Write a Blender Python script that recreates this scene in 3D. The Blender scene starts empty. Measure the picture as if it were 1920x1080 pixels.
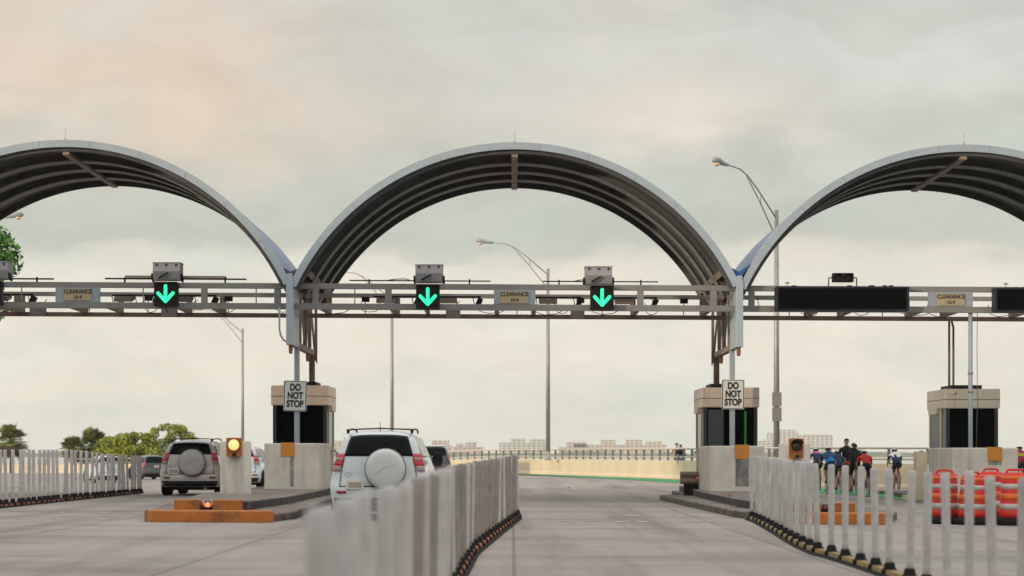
import bpy, bmesh, math, random
from mathutils import Vector, Matrix
R = math.radians; PI = math.pi
random.seed(7)
sc = bpy.context.scene
COL = sc.collection
F = 3850.0; CH = 1.22; HZ = 853.0; CS = 0.0052      # focal length in photo pixels, eye height, horizon row, cross slope
def WX(px, Y): return (px-960.0)/F*Y
def WZ(py, Y): return CH+(HZ-py)/F*Y

def lerp_tab(t, x):
    if x <= t[0][0]: return t[0][1]
    for (a, b), (c, d) in zip(t, t[1:]):
        if x <= c: return b+(d-b)*(x-a)/(c-a)
    return t[-1][1]
DIP = [(60, 0), (117, -.42), (145, -.52), (205, -.62), (240, -.9), (300, -1.2)]
def zg(X, Y):
    fade = max(0, min(1, (130-Y)/55.0))
    k = max(0, min(1, -X/15.0)); k = k*k*(3-2*k)
    return -CS*X*fade + lerp_tab(DIP, Y)*k

# ---------------------------------------------------------------- materials
MATS = {}
def lin(c):
    return tuple(((v/255.0)/12.92 if v/255.0 <= .04045 else ((v/255.0+.055)/1.055)**2.4) for v in c)
def mat(name, col, rough=.6, metal=0.0, var=.12, scale=1.5, bump=0.0, stretch=(1, 1, 1), emit=None, es=1.0, coat=0.0, spec=.5, trans=0.0, col2=None, world=False, detail=6):
    if name in MATS: return MATS[name]
    m = bpy.data.materials.new(name); m.use_nodes = True
    nt = m.node_tree; N = nt.nodes; L = nt.links
    b = N['Principled BSDF']
    b.inputs['Roughness'].default_value = rough; b.inputs['Metallic'].default_value = metal
    b.inputs['Specular IOR Level'].default_value = spec
    b.inputs['Coat Weight'].default_value = coat; b.inputs['Coat Roughness'].default_value = .05
    b.inputs['Transmission Weight'].default_value = trans
    if emit is not None:
        b.inputs['Emission Color'].default_value = (*emit, 1); b.inputs['Emission Strength'].default_value = es
    tc = N.new('ShaderNodeTexCoord'); mp = N.new('ShaderNodeMapping')
    mp.inputs['Scale'].default_value = stretch
    if world:
        g = N.new('ShaderNodeNewGeometry'); L.new(g.outputs['Position'], mp.inputs['Vector'])
    else: L.new(tc.outputs['Object'], mp.inputs['Vector'])
    nz = N.new('ShaderNodeTexNoise'); nz.inputs['Scale'].default_value = scale; nz.inputs['Detail'].default_value = detail
    nz.inputs['Roughness'].default_value = .6
    L.new(mp.outputs[0], nz.inputs['Vector'])
    mr = N.new('ShaderNodeMapRange'); mr.inputs[1].default_value = .3; mr.inputs[2].default_value = .7
    L.new(nz.outputs['Fac'], mr.inputs[0])
    mx = N.new('ShaderNodeMix'); mx.data_type = 'RGBA'
    c2 = col2 if col2 else tuple(c*(1-var) for c in col)
    c1 = col if col2 else tuple(min(1, c*(1+var)) for c in col)
    mx.inputs[6].default_value = (*c1, 1); mx.inputs[7].default_value = (*c2, 1)
    L.new(mr.outputs[0], mx.inputs[0]); L.new(mx.outputs[2], b.inputs['Base Color'])
    if bump:
        bp = N.new('ShaderNodeBump'); bp.inputs['Strength'].default_value = bump; bp.inputs['Distance'].default_value = .02
        n2 = N.new('ShaderNodeTexNoise'); n2.inputs['Scale'].default_value = scale*8; L.new(mp.outputs[0], n2.inputs['Vector'])
        L.new(n2.outputs['Fac'], bp.inputs['Height']); L.new(bp.outputs[0], b.inputs['Normal'])
    MATS[name] = m
    return m
def streaks(m, col, amount=.6, scale=3.0, lo=.52, hi=.68, stretch=(1, 1, .12)):
    """weather streaks or stains: a second colour mixed over the first by stretched noise"""
    nt = m.node_tree; N = nt.nodes; L = nt.links; b = N['Principled BSDF']
    src = b.inputs['Base Color'].links[0].from_socket
    tc = N.new('ShaderNodeNewGeometry'); mp = N.new('ShaderNodeMapping'); mp.inputs['Scale'].default_value = stretch
    nz = N.new('ShaderNodeTexNoise'); nz.inputs['Scale'].default_value = scale; nz.inputs['Detail'].default_value = 8; nz.inputs['Roughness'].default_value = .65
    L.new(tc.outputs['Position'], mp.inputs['Vector']); L.new(mp.outputs[0], nz.inputs['Vector'])
    mr = N.new('ShaderNodeMapRange'); mr.inputs[1].default_value = lo; mr.inputs[2].default_value = hi; mr.inputs[4].default_value = amount
    L.new(nz.outputs['Fac'], mr.inputs[0])
    mx = N.new('ShaderNodeMix'); mx.data_type = 'RGBA'; mx.inputs[7].default_value = (*col, 1)
    L.new(mr.outputs[0], mx.inputs[0]); L.new(src, mx.inputs[6]); L.new(mx.outputs[2], b.inputs['Base Color'])
    return m

# ---------------------------------------------------------------- mesh builder
class MB:
    def __init__(s): s.v = []; s.f = []; s.mi = []; s.cur = 0; s.sm = []; s.smooth = False
    def face(s, idx): s.f.append(idx); s.mi.append(s.cur); s.sm.append(s.smooth)
    def box(s, x0, x1, y0, y1, z0, z1):
        n = len(s.v)
        s.v += [(x0, y0, z0), (x1, y0, z0), (x1, y1, z0), (x0, y1, z0), (x0, y0, z1), (x1, y0, z1), (x1, y1, z1), (x0, y1, z1)]
        for q in ((0, 3, 2, 1), (4, 5, 6, 7), (0, 1, 5, 4), (1, 2, 6, 5), (2, 3, 7, 6), (3, 0, 4, 7)): s.face([n+i for i in q])
        return s
    def cbox(s, c, d, rot=None):
        n = len(s.v); h = Vector(d)/2
        for dx, dy, dz in ((-1, -1, -1), (1, -1, -1), (1, 1, -1), (-1, 1, -1), (-1, -1, 1), (1, -1, 1), (1, 1, 1), (-1, 1, 1)):
            p = Vector((dx*h.x, dy*h.y, dz*h.z))
            if rot: p = rot @ p
            s.v.append(tuple(p+Vector(c)))
        for q in ((0, 3, 2, 1), (4, 5, 6, 7), (0, 1, 5, 4), (1, 2, 6, 5), (2, 3, 7, 6), (3, 0, 4, 7)): s.face([n+i for i in q])
        return s
    def tube(s, pts, r, n=10, cap=True):
        pts = [Vector(p) for p in pts]; rs = r if isinstance(r, (list, tuple)) else [r]*len(pts)
        sm = s.smooth; s.smooth = True; base = len(s.v); up = None
        for i, p in enumerate(pts):
            d = (pts[min(i+1, len(pts)-1)]-pts[max(i-1, 0)]).normalized()
            if up is None:
                a = Vector((0, 0, 1)) if abs(d.z) < .9 else Vector((1, 0, 0)); up = a
            a = (up-d*up.dot(d))
            if a.length < 1e-4: a = Vector((1, 0, 0))
            a.normalize(); up = a; b = d.cross(a)
            for k in range(n):
                t = 2*PI*k/n; s.v.append(tuple(p+(a*math.cos(t)+b*math.sin(t))*rs[i]))
        for i in range(len(pts)-1):
            for k in range(n):
                k2 = (k+1) % n; s.face([base+i*n+k, base+i*n+k2, base+(i+1)*n+k2, base+(i+1)*n+k])
        if cap:
            s.smooth = False
            s.face([base+k for k in range(n)][::-1]); s.face([base+(len(pts)-1)*n+k for k in range(n)])
        s.smooth = sm
        return s
    def lathe(s, prof, n=24, c=(0, 0, 0), axis='z', smooth=True):
        sm = s.smooth; s.smooth = smooth; base = len(s.v)
        for r, h in prof:
            for k in range(n):
                t = 2*PI*k/n; a, b = r*math.cos(t), r*math.sin(t)
                p = {'z': (a, b, h), 'y': (a, h, b), 'x': (h, a, b)}[axis]
                s.v.append((p[0]+c[0], p[1]+c[1], p[2]+c[2]))
        for i in range(len(prof)-1):
            for k in range(n):
                k2 = (k+1) % n; s.face([base+i*n+k, base+i*n+k2, base+(i+1)*n+k2, base+(i+1)*n+k])
        s.smooth = False
        if prof[0][0] > 1e-5: s.face([base+k for k in range(n)][::-1])
        if prof[-1][0] > 1e-5: s.face([base+(len(prof)-1)*n+k for k in range(n)])
        s.smooth = sm
        return s
    def prism(s, poly, z0, z1, zf=None):
        n = len(s.v); k = len(poly)
        for (x, y) in poly: s.v.append((x, y, z0+(zf(x, y) if zf else 0)))
        for (x, y) in poly: s.v.append((x, y, z1+(zf(x, y) if zf else 0)))
        s.face([n+i for i in range(k)][::-1]); s.face([n+k+i for i in range(k)])
        for i in range(k):
            j = (i+1) % k; s.face([n+i, n+j, n+k+j, n+k+i])
        return s
    def sides(s, i):
        for k, f in enumerate(s.f):
            zs = {round(s.v[q][2], 2) for q in f}
            if len(f) == 4 and max(zs)-min(zs) > .08: s.mi[k] = i
        return s
    def prism_xz(s, poly, y0, y1):
        n = len(s.v); k = len(poly)
        for (x, z) in poly: s.v.append((x, y0, z))
        for (x, z) in poly: s.v.append((x, y1, z))
        s.face([n+i for i in range(k)]); s.face([n+k+i for i in range(k)][::-1])
        for i in range(k):
            j = (i+1) % k; s.face([n+j, n+i, n+k+i, n+k+j])
        return s
    def arc(s, cx, cz, r0, r1, y0, y1, a0, a1, n=48):
        """curved bar: ring sector in the x-z plane, extruded in y. Angles from vertical"""
        base = len(s.v); sm = s.smooth
        for i in range(n+1):
            a = a0+(a1-a0)*i/n; sa, ca = math.sin(a), math.cos(a)
            for (r, y) in ((r0, y0), (r1, y0), (r1, y1), (r0, y1)): s.v.append((cx+r*sa, y, cz+r*ca))
        for i in range(n):
            for k in range(4):
                k2 = (k+1) % 4; s.face([base+i*4+k, base+i*4+k2, base+(i+1)*4+k2, base+(i+1)*4+k][::-1])
        s.face([base, base+1, base+2, base+3]); s.face([base+n*4+3, base+n*4+2, base+n*4+1, base+n*4])
        return s
    def build(s, name, mats, parent=None, bevel=0, loc=(0, 0, 0), weld=False):
        me = bpy.data.meshes.new(name)
        me.from_pydata([tuple(v) for v in s.v], [], s.f)
        if not isinstance(mats, (list, tuple)): mats = [mats]
        for m in mats: me.materials.append(m)
        for p, i, sm in zip(me.polygons, s.mi, s.sm): p.material_index = i; p.use_smooth = sm
        bm = bmesh.new(); bm.from_mesh(me)
        if weld: bmesh.ops.remove_doubles(bm, verts=bm.verts, dist=1e-4)
        if bevel:
            es = [e for e in bm.edges if len(e.link_faces) == 2 and e.calc_face_angle(0) > .5]
            bmesh.ops.bevel(bm, geom=es, offset=bevel, segments=2, affect='EDGES', profile=.5)
        bmesh.ops.recalc_face_normals(bm, faces=bm.faces)
        bm.to_mesh(me); bm.free(); me.update()
        o = bpy.data.objects.new(name, me); COL.objects.link(o); o.location = loc
        if parent is not None: o.parent = parent
        return o
def tag(o, label=None, cat=None, group=None, kind=None):
    if label: o['label'] = label
    if cat: o['category'] = cat
    if group: o['group'] = group
    if kind: o['kind'] = kind
    return o
def thing(name, label, cat, loc=(0, 0, 0), rz=0, group=None):
    o = bpy.data.objects.new(name, None); COL.objects.link(o); o.location = loc; o.rotation_euler = (0, 0, rz)
    o.empty_display_size = .2
    return tag(o, label, cat, group)
def copy_tree(o, parent=None):
    c = o.copy(); COL.objects.link(c)
    if parent is not None: c.parent = parent
    for ch in list(o.children): copy_tree(ch, c)
    return c
def text_mesh(name, body, size, m, parent, loc, sx=1.0, depth=.004, align='CENTER', bold=0.0):
    cu = bpy.data.curves.new('t', 'FONT'); cu.body = body; cu.size = size; cu.align_x = align; cu.align_y = 'CENTER'
    cu.extrude = depth; cu.offset = bold; cu.space_line = .95
    t = bpy.data.objects.new('t', cu); COL.objects.link(t)
    dg = bpy.context.evaluated_depsgraph_get()
    me = bpy.data.meshes.new_from_object(t.evaluated_get(dg)); me.name = name
    bpy.data.objects.remove(t); bpy.data.curves.remove(cu)
    me.transform(Matrix.Rotation(R(90), 4, 'X') @ Matrix.Diagonal((sx, 1, 1, 1)))
    me.materials.clear(); me.materials.append(m)
    o = bpy.data.objects.new(name, me); COL.objects.link(o); o.parent = parent; o.location = loc
    return o

# ---------------------------------------------------------------- palette
conc = mat('concrete_pale', (.61, .565, .485), .85, var=.12, scale=2.2, bump=.25)
streaks(conc, (.28, .265, .22), .55, 2.2, .5, .72, (1.6, 1.6, .25))
conc_k = mat('concrete_kerb', (.21, .175, .145), .9, var=.25, scale=2.5, bump=.4, world=True)
streaks(conc_k, (.07, .06, .05), .8, 1.6, .46, .66, (1, 1, 3))
conc_w = mat('concrete_cream', (.66, .545, .38), .85, var=.07, scale=.6, world=True)
streaks(conc_w, (.46, .35, .23), .5, .9, .5, .75, (1, 1, .3))
white_p = mat('white_paint', (.335, .40, .455), .42, var=.06, scale=1.3)
streaks(white_p, (.36, .34, .30), .35, 1.5, .5, .75, (1, 1, .5))
frame_p = mat('grey_white_paint', (.20, .197, .188), .5, var=.1, scale=1.1, world=True)
streaks(frame_p, (.14, .105, .085), .5, 1.3, .5, .75, (1, 1, .6))
brown_s = mat('brown_steel', (.17, .115, .09), .7, var=.25, scale=2, world=True)
taupe_s = mat('taupe_steel', (.26, .20, .165), .65, var=.2, scale=2, world=True)
soffit_m = mat('soffit_metal', (.085, .088, .090), .7, spec=.25, var=.22, scale=1.1, world=True)
rib_m = mat('rib_metal', (.20, .20, .20), .6, spec=.3, var=.15, scale=1.5, world=True)
roof_m = mat('roof_metal', (.19, .235, .31), .55, .0, var=.1, scale=1)
blue_m = mat('blue_sheet', (.02, .10, .32), .5)
galv = mat('galvanised', (.34, .32, .30), .5, .5, var=.15, scale=3)
dark_m = mat('dark_metal', (.014, .014, .015), .6, spec=.2, var=.3, scale=4)
black_m = mat('black_rubber', (.011, .011, .011), .8, spec=.2, var=.3, scale=5)
box_m = mat('cabinet_grey', (.30, .30, .31), .5, .1, var=.08, scale=3)
orange_p = mat('orange_paint', (.47, .15, .017), .6, var=.12, scale=3, world=True)
streaks(orange_p, (.16, .06, .025), .8, 2.6, .5, .68, (1, 1, 1))
amber_panel = mat('amber_panel', (.58, .235, .025), .45, var=.05, scale=3)
glass_m = mat('booth_glass', (.002, .003, .004), .12, 0, var=.3, scale=2, spec=.06)
sign_white = mat('sign_white', (.66, .67, .64), .5, var=.04, scale=3)
sign_black = mat('sign_black', (.02, .02, .02), .5, var=.1)
sign_tan = mat('sign_tan', (.36, .30, .17), .6, var=.12, scale=4)
post_m = mat('post_plastic', (.86, .80, .72), .6, spec=.3, var=.1, scale=6, world=True)
streaks(post_m, (.42, .37, .33), .55, 3.2, .56, .76, (1, 1, .45))
booth_m = mat('booth_steel', (.88, .67, .49), .45, .05, var=.1, scale=2)
streaks(booth_m, (.6, .44, .32), .5, 2.0, .5, .75, (2, 2, .3))
booth_w = mat('booth_cream', (.62, .53, .41), .6, var=.08, scale=2)

streaks(post_m, (.09, .085, .08), .55, 5.5, .60, .68, (1, 1, 2.2))
# ---------------------------------------------------------------- setting: road, water, ground
def road_material():
    m = mat('road_concrete', (.315, .272, .236), .9, var=.13, scale=.35, bump=.15, world=True)
    streaks(m, (.15, .13, .115), .75, .8, .47, .68, (1.1, .05, 1))     # tyre wear along the lanes
    streaks(m, (.36, .335, .31), .5, .28, .5, .66, (1, .35, 1))
    streaks(m, (.10, .085, .075), .65, .55, .58, .72, (.6, 1.6, 1))
    streaks(m, (.15, .13, .115), .45, .35, .50, .62, (.25, .9, 1))
    streaks(m, (.06, .05, .045), .7, 9, .68, .73, (1, .5, 1))     # oil and patch stains
    streaks(m, (.27, .17, .125), .5, .5, .58, .70, (.35, 1.3, 1))
    nt = m.node_tree; N = nt.nodes; L = nt.links; b = N['Principled BSDF']
    src = b.inputs['Base Color'].links[0].from_socket
    g = N.new('ShaderNodeNewGeometry'); sp = N.new('ShaderNodeSeparateXYZ'); L.new(g.outputs['Position'], sp.inputs[0])
    outs = []
    for ax, per, wid in ((0, 3.6, .012), (1, 6.0, .006)):
        a = N.new('ShaderNodeMath'); a.operation = 'DIVIDE'; a.inputs[1].default_value = per; L.new(sp.outputs[ax], a.inputs[0])
        f = N.new('ShaderNodeMath'); f.operation = 'FRACT'; L.new(a.outputs[0], f.inputs[0])
        c = N.new('ShaderNodeMath'); c.operation = 'LESS_THAN'; c.inputs[1].default_value = wid; L.new(f.outputs[0], c.inputs[0]); outs.append(c)
    mxm = N.new('ShaderNodeMath'); mxm.operation = 'MAXIMUM'; L.new(outs[0].outputs[0], mxm.inputs[0]); L.new(outs[1].outputs[0], mxm.inputs[1])
    sc_ = N.new('ShaderNodeMath'); sc_.operation = 'MULTIPLY'; sc_.inputs[1].default_value = .6; L.new(mxm.outputs[0], sc_.inputs[0])
    mx = N.new('ShaderNodeMix'); mx.data_type = 'RGBA'; mx.inputs[7].default_value = (.1, .09, .08, 1)
    L.new(sc_.outputs[0], mx.inputs[0]); L.new(src, mx.inputs[6]); L.new(mx.outputs[2], b.inputs['Base Color'])
    return m
road_m = road_material()
WALL = [(15.6, 77.0), (13.6, 77.4), (12.2, 78.6), (11.4, 82.5), (10.3, 92), (8.4, 104), (4.8, 119), (.35, 134), (-9.5, 159), (-23, 187), (-38, 209), (-54, 235), (-76, 268)]
def smooth_line(pts, n=6):
    out = []
    for i in range(len(pts)-1):
        p0 = Vector(pts[max(i-1, 0)]); p1 = Vector(pts[i]); p2 = Vector(pts[i+1]); p3 = Vector(pts[min(i+2, len(pts)-1)])
        for k in range(n):
            t = k/n
            out.append(.5*((2*p1)+(-p0+p2)*t+(2*p0-5*p1+4*p2-p3)*t*t+(-p0+3*p1-3*p2+p3)*t**3))
    out.append(Vector(pts[-1])); return out
WL = smooth_line(WALL)
# road: strips of cells between the left edge and the parapet
ys = [-30, -10, 0] + [i*5 for i in range(1, 55)]
def wall_x(Y):
    if Y < 78.6: return 60
    best = 60
    for a, b in zip(WL, WL[1:]):
        if a.y <= Y <= b.y and a.y != b.y: best = a.x+(b.x-a.x)*(Y-a.y)/(b.y-a.y); return best+.2
    return best
mb = MB()
xs = [-90, -70, -55, -45, -36, -28, -21, -15, -10, -5, 0, 4, 8, 12, 16, 22, 30, 45, 60]
rows = []
yy = [-30, -10] + [i*4 for i in range(0, 66)]
for Y in yy:
    row = []
    xr = wall_x(Y) if Y > 78.6 else 60
    for k, x in enumerate(xs):
        X = -90+(x+90)*(xr+90)/150.0
        row.append(len(mb.v)); mb.v.append((X, Y, zg(X, Y)))
    rows.append(row)
for a, b in zip(rows, rows[1:]):
    for i in range(len(xs)-1): mb.face([a[i], a[i+1], b[i+1], b[i]])
tag(mb.build('road', road_m), kind='structure')
water_m = mat('bay_water', (.10, .16, .16), .12, var=.15, scale=.01, bump=.5, world=True)
mb = MB(); mb.v = [(-7000, -300, -4), (7000, -300, -4), (7000, 9500, -4), (-7000, 9500, -4)]; mb.face([0, 1, 2, 3])
tag(mb.build('water', water_m), kind='structure')
ground_m = mat('island_ground', (.10, .10, .05), .95, var=.4, scale=.3, bump=.5, world=True)
mb = MB(); mb.prism([(-140, 215), (-75, 272), (-50, 243), (-33, 214), (-26, 226), (-22, 262), (-34, 330), (-90, 350), (-150, 330)], -4.2, -.9)
tag(mb.build('ground', ground_m), kind='structure')
# side verge right of the plaza
shore_m = mat('far_shore_green', (.09, .12, .06), .95, var=.4, scale=.02, world=True)
mb = MB(); pts = []
random.seed(3)
X = -4400
prof = []
while X < 4400:
    prof.append((X, random.uniform(3, 10))); X += random.uniform(20, 60)
n0 = len(mb.v)
for (X, h) in prof:
    for (yy_, zz) in ((4840, -4.2), (4870, h*.55), (4910, h), (4960, h*.6), (5400, -4.2)): mb.v.append((X, yy_, zz))
for i in range(len(prof)-1):
    for k in range(4): a = n0+i*5+k; mb.face([a, a+5, a+6, a+1])
tag(mb.build('terrain', shore_m), kind='structure')
# green cycle lane
green_m = mat('green_lane_paint', (.015, .26, .07), .8, var=.15, scale=1.5, world=True)
inner = smooth_line([(10.9, 56), (10.9, 62), (9.6, 76), (7.3, 92), (3.2, 114), (.2, 128), (-9.9, 155), (-23.5, 184)], 4)
outer = smooth_line([(12.7, 56), (12.7, 66), (11.9, 76.5), (11.0, 83), (8.1, 103.5), (4.4, 118.7), (-.1, 133.2), (-10.2, 158.5)][:8], 4)
mb = MB(); nseg = min(len(inner), len(outer))
for a, b in zip(inner[:nseg], outer[:nseg]):
    mb.v += [(a.x, a.y, zg(a.x, a.y)+.012), (b.x, b.y, zg(b.x, b.y)+.012)]
for i in range(nseg-1): mb.face([2*i, 2*i+1, 2*i+3, 2*i+2])
tag(mb.build('bike_lane', green_m), kind='structure')
# painted marks on the road
mk = mat('worn_road_paint', (.42, .40, .37), .8, var=.15, scale=3, world=True); streaks(mk, (.33, .30, .28), .8, 4, .45, .6, (1, 1, 1))
mb = MB()
def patch_xy(mb, x0, x1, y0, y1, h=.006):
    n = len(mb.v)
    for (x, y) in ((x0, y0), (x1, y0), (x1, y1), (x0, y1)): mb.v.append((x, y, zg(x, y)+h))
    mb.face([n, n+1, n+2, n+3])
random.seed(11)
for Y0 in (41.5, 37.6):
    for x in (.9, 1.35, 1.9, 2.3, 2.75, 3.2, 3.6, -9.9, -9.2, -8.4, -7.7):
        patch_xy(mb, x, x+random.uniform(.12, .34), Y0+random.uniform(-.2, .2), Y0+random.uniform(.35, .5))
patch_xy(mb, 2.2, 2.29, 72, 88)
for i in range(5): patch_xy(mb, 9.3-.3*i, 9.42-.3*i, 72+i*7, 79+i*7)
tag(mb.build('road_marking', mk), kind='structure')

# ---------------------------------------------------------------- parapet wall with rail, behind everything
par = thing('bridge_parapet', 'long cream concrete parapet wall with pale metal rail curving across behind the plaza', 'parapet wall')
rail_m = mat('rail_cream', (.62, .52, .42), .5, .2, var=.08, scale=2, world=True)
railp_m = mat('rail_post', (.22, .19, .17), .6, .2, var=.1, scale=2)
wmb = MB(); r1 = MB(); prev = None
sec = [(-.2, -.15), (.06, -.15), (.06, .08), (-.02, .2), (-.07, .96), (-.2, .96)]   # section: + side faces the road
pts3 = []
for i, p in enumerate(WL):
    d = (WL[min(i+1, len(WL)-1)]-WL[max(i-1, 0)]).normalized(); nrm = Vector((-d.y, d.x))   # points to the road
    zb = zg(p.x, p.y); pts3.append((p, nrm, zb))
    for (a, h) in sec: wmb.v.append((p.x+nrm.x*a, p.y+nrm.y*a, zb+h))
k = len(sec)
for i in range(len(WL)-1):
    for j in range(k):
        j2 = (j+1) % k; wmb.face([i*k+j, (i+1)*k+j, (i+1)*k+j2, i*k+j2])
wmb.face(list(range(k))); wmb.face([(len(WL)-1)*k+j for j in range(k)][::-1])
wmb.build('wall', conc_w, par)
top = [(p.x-nrm.x*.14, p.y-nrm.y*.14, zb+1.55) for p, nrm, zb in pts3]
mid = [(p.x-nrm.x*.14, p.y-nrm.y*.14, zb+1.13) for p, nrm, zb in pts3]
MB().tube(top, .045, 8).build('top_rail', rail_m, par)
MB().tube(mid, .04, 8).build('lower_rail', rail_m, par)
# posts along the rail
acc = 0; cnt = 0; postbox = MB().box(-.055, .055, -.05, .05, 0, .58)
pm = None
for i in range(len(pts3)-1):
    a, na, za = pts3[i]; b, nb, zb = pts3[i+1]; L_ = (b-a).length; t = acc
    while t < L_:
        q = a.lerp(b, t/L_); nn = na.lerp(nb, t/L_)
        if pm is None:
            o = postbox.build('rail_post', railp_m, par); pm = o.data
        else:
            o = bpy.data.objects.new('rail_post', pm); COL.objects.link(o); o.parent = par
        o.location = (q.x-nn.x*.14, q.y-nn.y*.14, za+(zb-za)*t/L_+.955)
        o.rotation_euler = (0, 0, math.atan2((b-a).y, (b-a).x)); cnt += 1
        t += 1.45 if q.y < 160 else 2.9
    acc = t-L_
# kerb and pillar right of the cyclists
mb = MB(); mb.prism([(11.9, 66.5), (15.2, 66.5), (15.2, 68.4), (12.1, 68.4)], -.05, .12, zf=lambda x, y: zg(x, y))
tag(mb.build('concrete_kerb', conc_k, bevel=.03), 'low brown concrete kerb on the ground beyond the right-hand fence', 'kerb')
mb = MB(); mb.box(11.28, 11.6, 57.3, 57.7, -.1, 1.32); mb.box(10.95, 11.28, 57.35, 57.65, -.1, .1)
tag(mb.build('concrete_pillar', conc_w, bevel=.02), 'square beige concrete pillar beside the right-hand toll booth', 'pillar')

# ---------------------------------------------------------------- islands
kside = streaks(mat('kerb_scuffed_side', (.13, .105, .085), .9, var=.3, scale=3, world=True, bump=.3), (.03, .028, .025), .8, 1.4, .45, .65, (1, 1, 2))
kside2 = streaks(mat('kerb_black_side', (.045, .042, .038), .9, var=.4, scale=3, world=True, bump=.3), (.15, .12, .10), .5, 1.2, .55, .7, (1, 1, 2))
def island(name, lower, upper, nose_lo, blocks, label, lampx=None):
    t = thing(name, label, 'traffic island', (0, 0, 0))
    zf = zg
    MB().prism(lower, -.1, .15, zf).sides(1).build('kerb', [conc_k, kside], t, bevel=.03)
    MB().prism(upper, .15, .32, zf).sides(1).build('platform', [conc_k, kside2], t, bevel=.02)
    x0, x1, y = nose_lo
    MB().prism([(x0+.16, y-.16), (x1-.14, y-.16), (x1+.03, y+.12), (x0-.03, y+.12)], -.02, .215, zf).build('orange_nose', orange_p, t, bevel=.03)
    for (a, b, y) in blocks: MB().prism([(a, y-.18), (b, y-.18), (b, y+.1), (a, y+.1)], .148, .345, zf).build('orange_block', orange_p, t, bevel=.015)
    return t
isl1 = island('traffic_island', [(-6.5, 36.4), (-4.3, 36.4), (-4.05, 38.5), (-4.35, 47), (-4.75, 63), (-7.4, 63), (-7.4, 44), (-6.75, 38)],
       [(-6.35, 39), (-5.0, 39), (-4.75, 43.6), (-4.85, 62), (-6.95, 62), (-6.9, 45)], (-6.52, -4.25, 36.4),
       [(WX(329, 38.9), WX(376, 38.9), 38.9), (WX(401, 38.9), WX(455, 38.9), 38.9)], 'concrete traffic island with orange nose and red lamp left of the middle fence')
isl2 = island('traffic_island', [(4.06, 56.5), (4.42, 41), (4.95, 36.9), (6.75, 36.9), (7.5, 40), (7.6, 63), (4.9, 63), (4.9, 56.6)],
       [(5.0, 39.2), (6.4, 39.2), (7.1, 45), (7.1, 62), (5.05, 62), (4.8, 52), (4.75, 43)], (4.9, 6.78, 36.9),
       [(WX(1480, 39), WX(1537, 39), 39), (WX(1556, 39), WX(1601, 39), 39)], 'concrete traffic island with orange painted nose behind the right-hand fence')
mb = MB().prism([(10.9, 44), (12.0, 42), (14.5, 42), (15.2, 45), (15.2, 63), (11.7, 63), (11.5, 48)], -.1, .15, zg)
t3 = thing('traffic_island', 'concrete traffic island under the right-hand toll booth and barrels', 'traffic island')
mb.build('kerb', conc_k, t3, bevel=.03)
# reflective orange marker on the right island kerb
tag(MB().box(WX(1366, 46)-.04, WX(1366, 46)+.04, 45.6, 45.75, .1, .36).build('kerb_marker', orange_p, bevel=.01), 'small rusty orange marker stub standing on the kerb beside the right-hand fence', 'marker')
# red lamps in the noses
def nose_lamp(x, y, lab, on):
    t = thing('nose_lamp', lab, 'lamp', (x, y, zg(x, y)+.15))
    MB().box(-.12, .12, -.05, .1, 0, .06).build('housing', dark_m, t, bevel=.01)
    for sx in (-.085, .085): MB().lathe([(.035, .055), (.04, .1), (.03, .17), (.012, .19)], 12, (sx, 0, 0)).build('guard', galv, t)
    l = mat('red_lamp_on', (.6, .05, .02), .4, emit=(1, .12, .04), es=4) if on else mat('red_lamp_off', (.2, .02, .02), .3)
    MB().lathe([(.04, .06), (.045, .09), (.035, .13), (.0, .145)], 14, (0, -.03, 0)).build('lens', l, t)
nose_lamp(WX(389, 38.8), 38.85, 'small lit red lamp between the two orange blocks of the left island', True)
nose_lamp(WX(1547, 38.9), 38.95, 'small dark lamp between the orange blocks behind the right-hand fence', False)

# ---------------------------------------------------------------- crash blocks, beacons
stain_m = streaks(mat('stained_concrete', (.30, .29, .26), .9, var=.3, scale=9), (.13, .13, .12), .9, 5, .42, .6, (1, 1, .5))
def crash_block(x0, x1, y, pyt, ox0, ox1, oy0, oy1, lab, Lb, stain):
    X0, X1 = WX(x0, y), WX(x1, y); cx = (X0+X1)/2; zb = zg(cx, y)+.14
    t = thing('crash_block', lab, 'concrete block', (cx, y, zb))
    MB().box(X0-cx, X1-cx, 0, Lb, 0, WZ(pyt, y)-zb).build('block', conc, t, bevel=.03)
    sx0, sx1, sz0, sz1 = stain
    MB().box(WX(sx0, y)-cx, WX(sx1, y)-cx, -.003, .01, WZ(sz1, y)-zb, WZ(sz0, y)-zb).build('stained_patch', stain_m, t)
    MB().box(WX(ox0, y)-cx, WX(ox1, y)-cx, -.02, .02, WZ(oy1, y)-zb, WZ(oy0, y)-zb).build('orange_panel', amber_panel, t, bevel=.004)
    return t
crash_block(495.5, 600, 52.5, 831, 526.5, 552.6, 829.8, 855.5, 'weathered white concrete block with orange square in front of the left toll booth', 3.0, (544, 551, 856, 912))
crash_block(1330, 1433.5, 52.5, 836, 1377.6, 1404.4, 834, 860.5, 'weathered white concrete block with orange square in front of the middle toll booth', 3.0, (1379, 1404, 861, 912))
crash_block(1785, 1909, 52.5, 839.5, 1851.5, 1879, 838, 863.5, 'wide white concrete block with orange square in front of the right-hand toll booth', 3.0, (1853, 1878, 864, 872))
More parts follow.
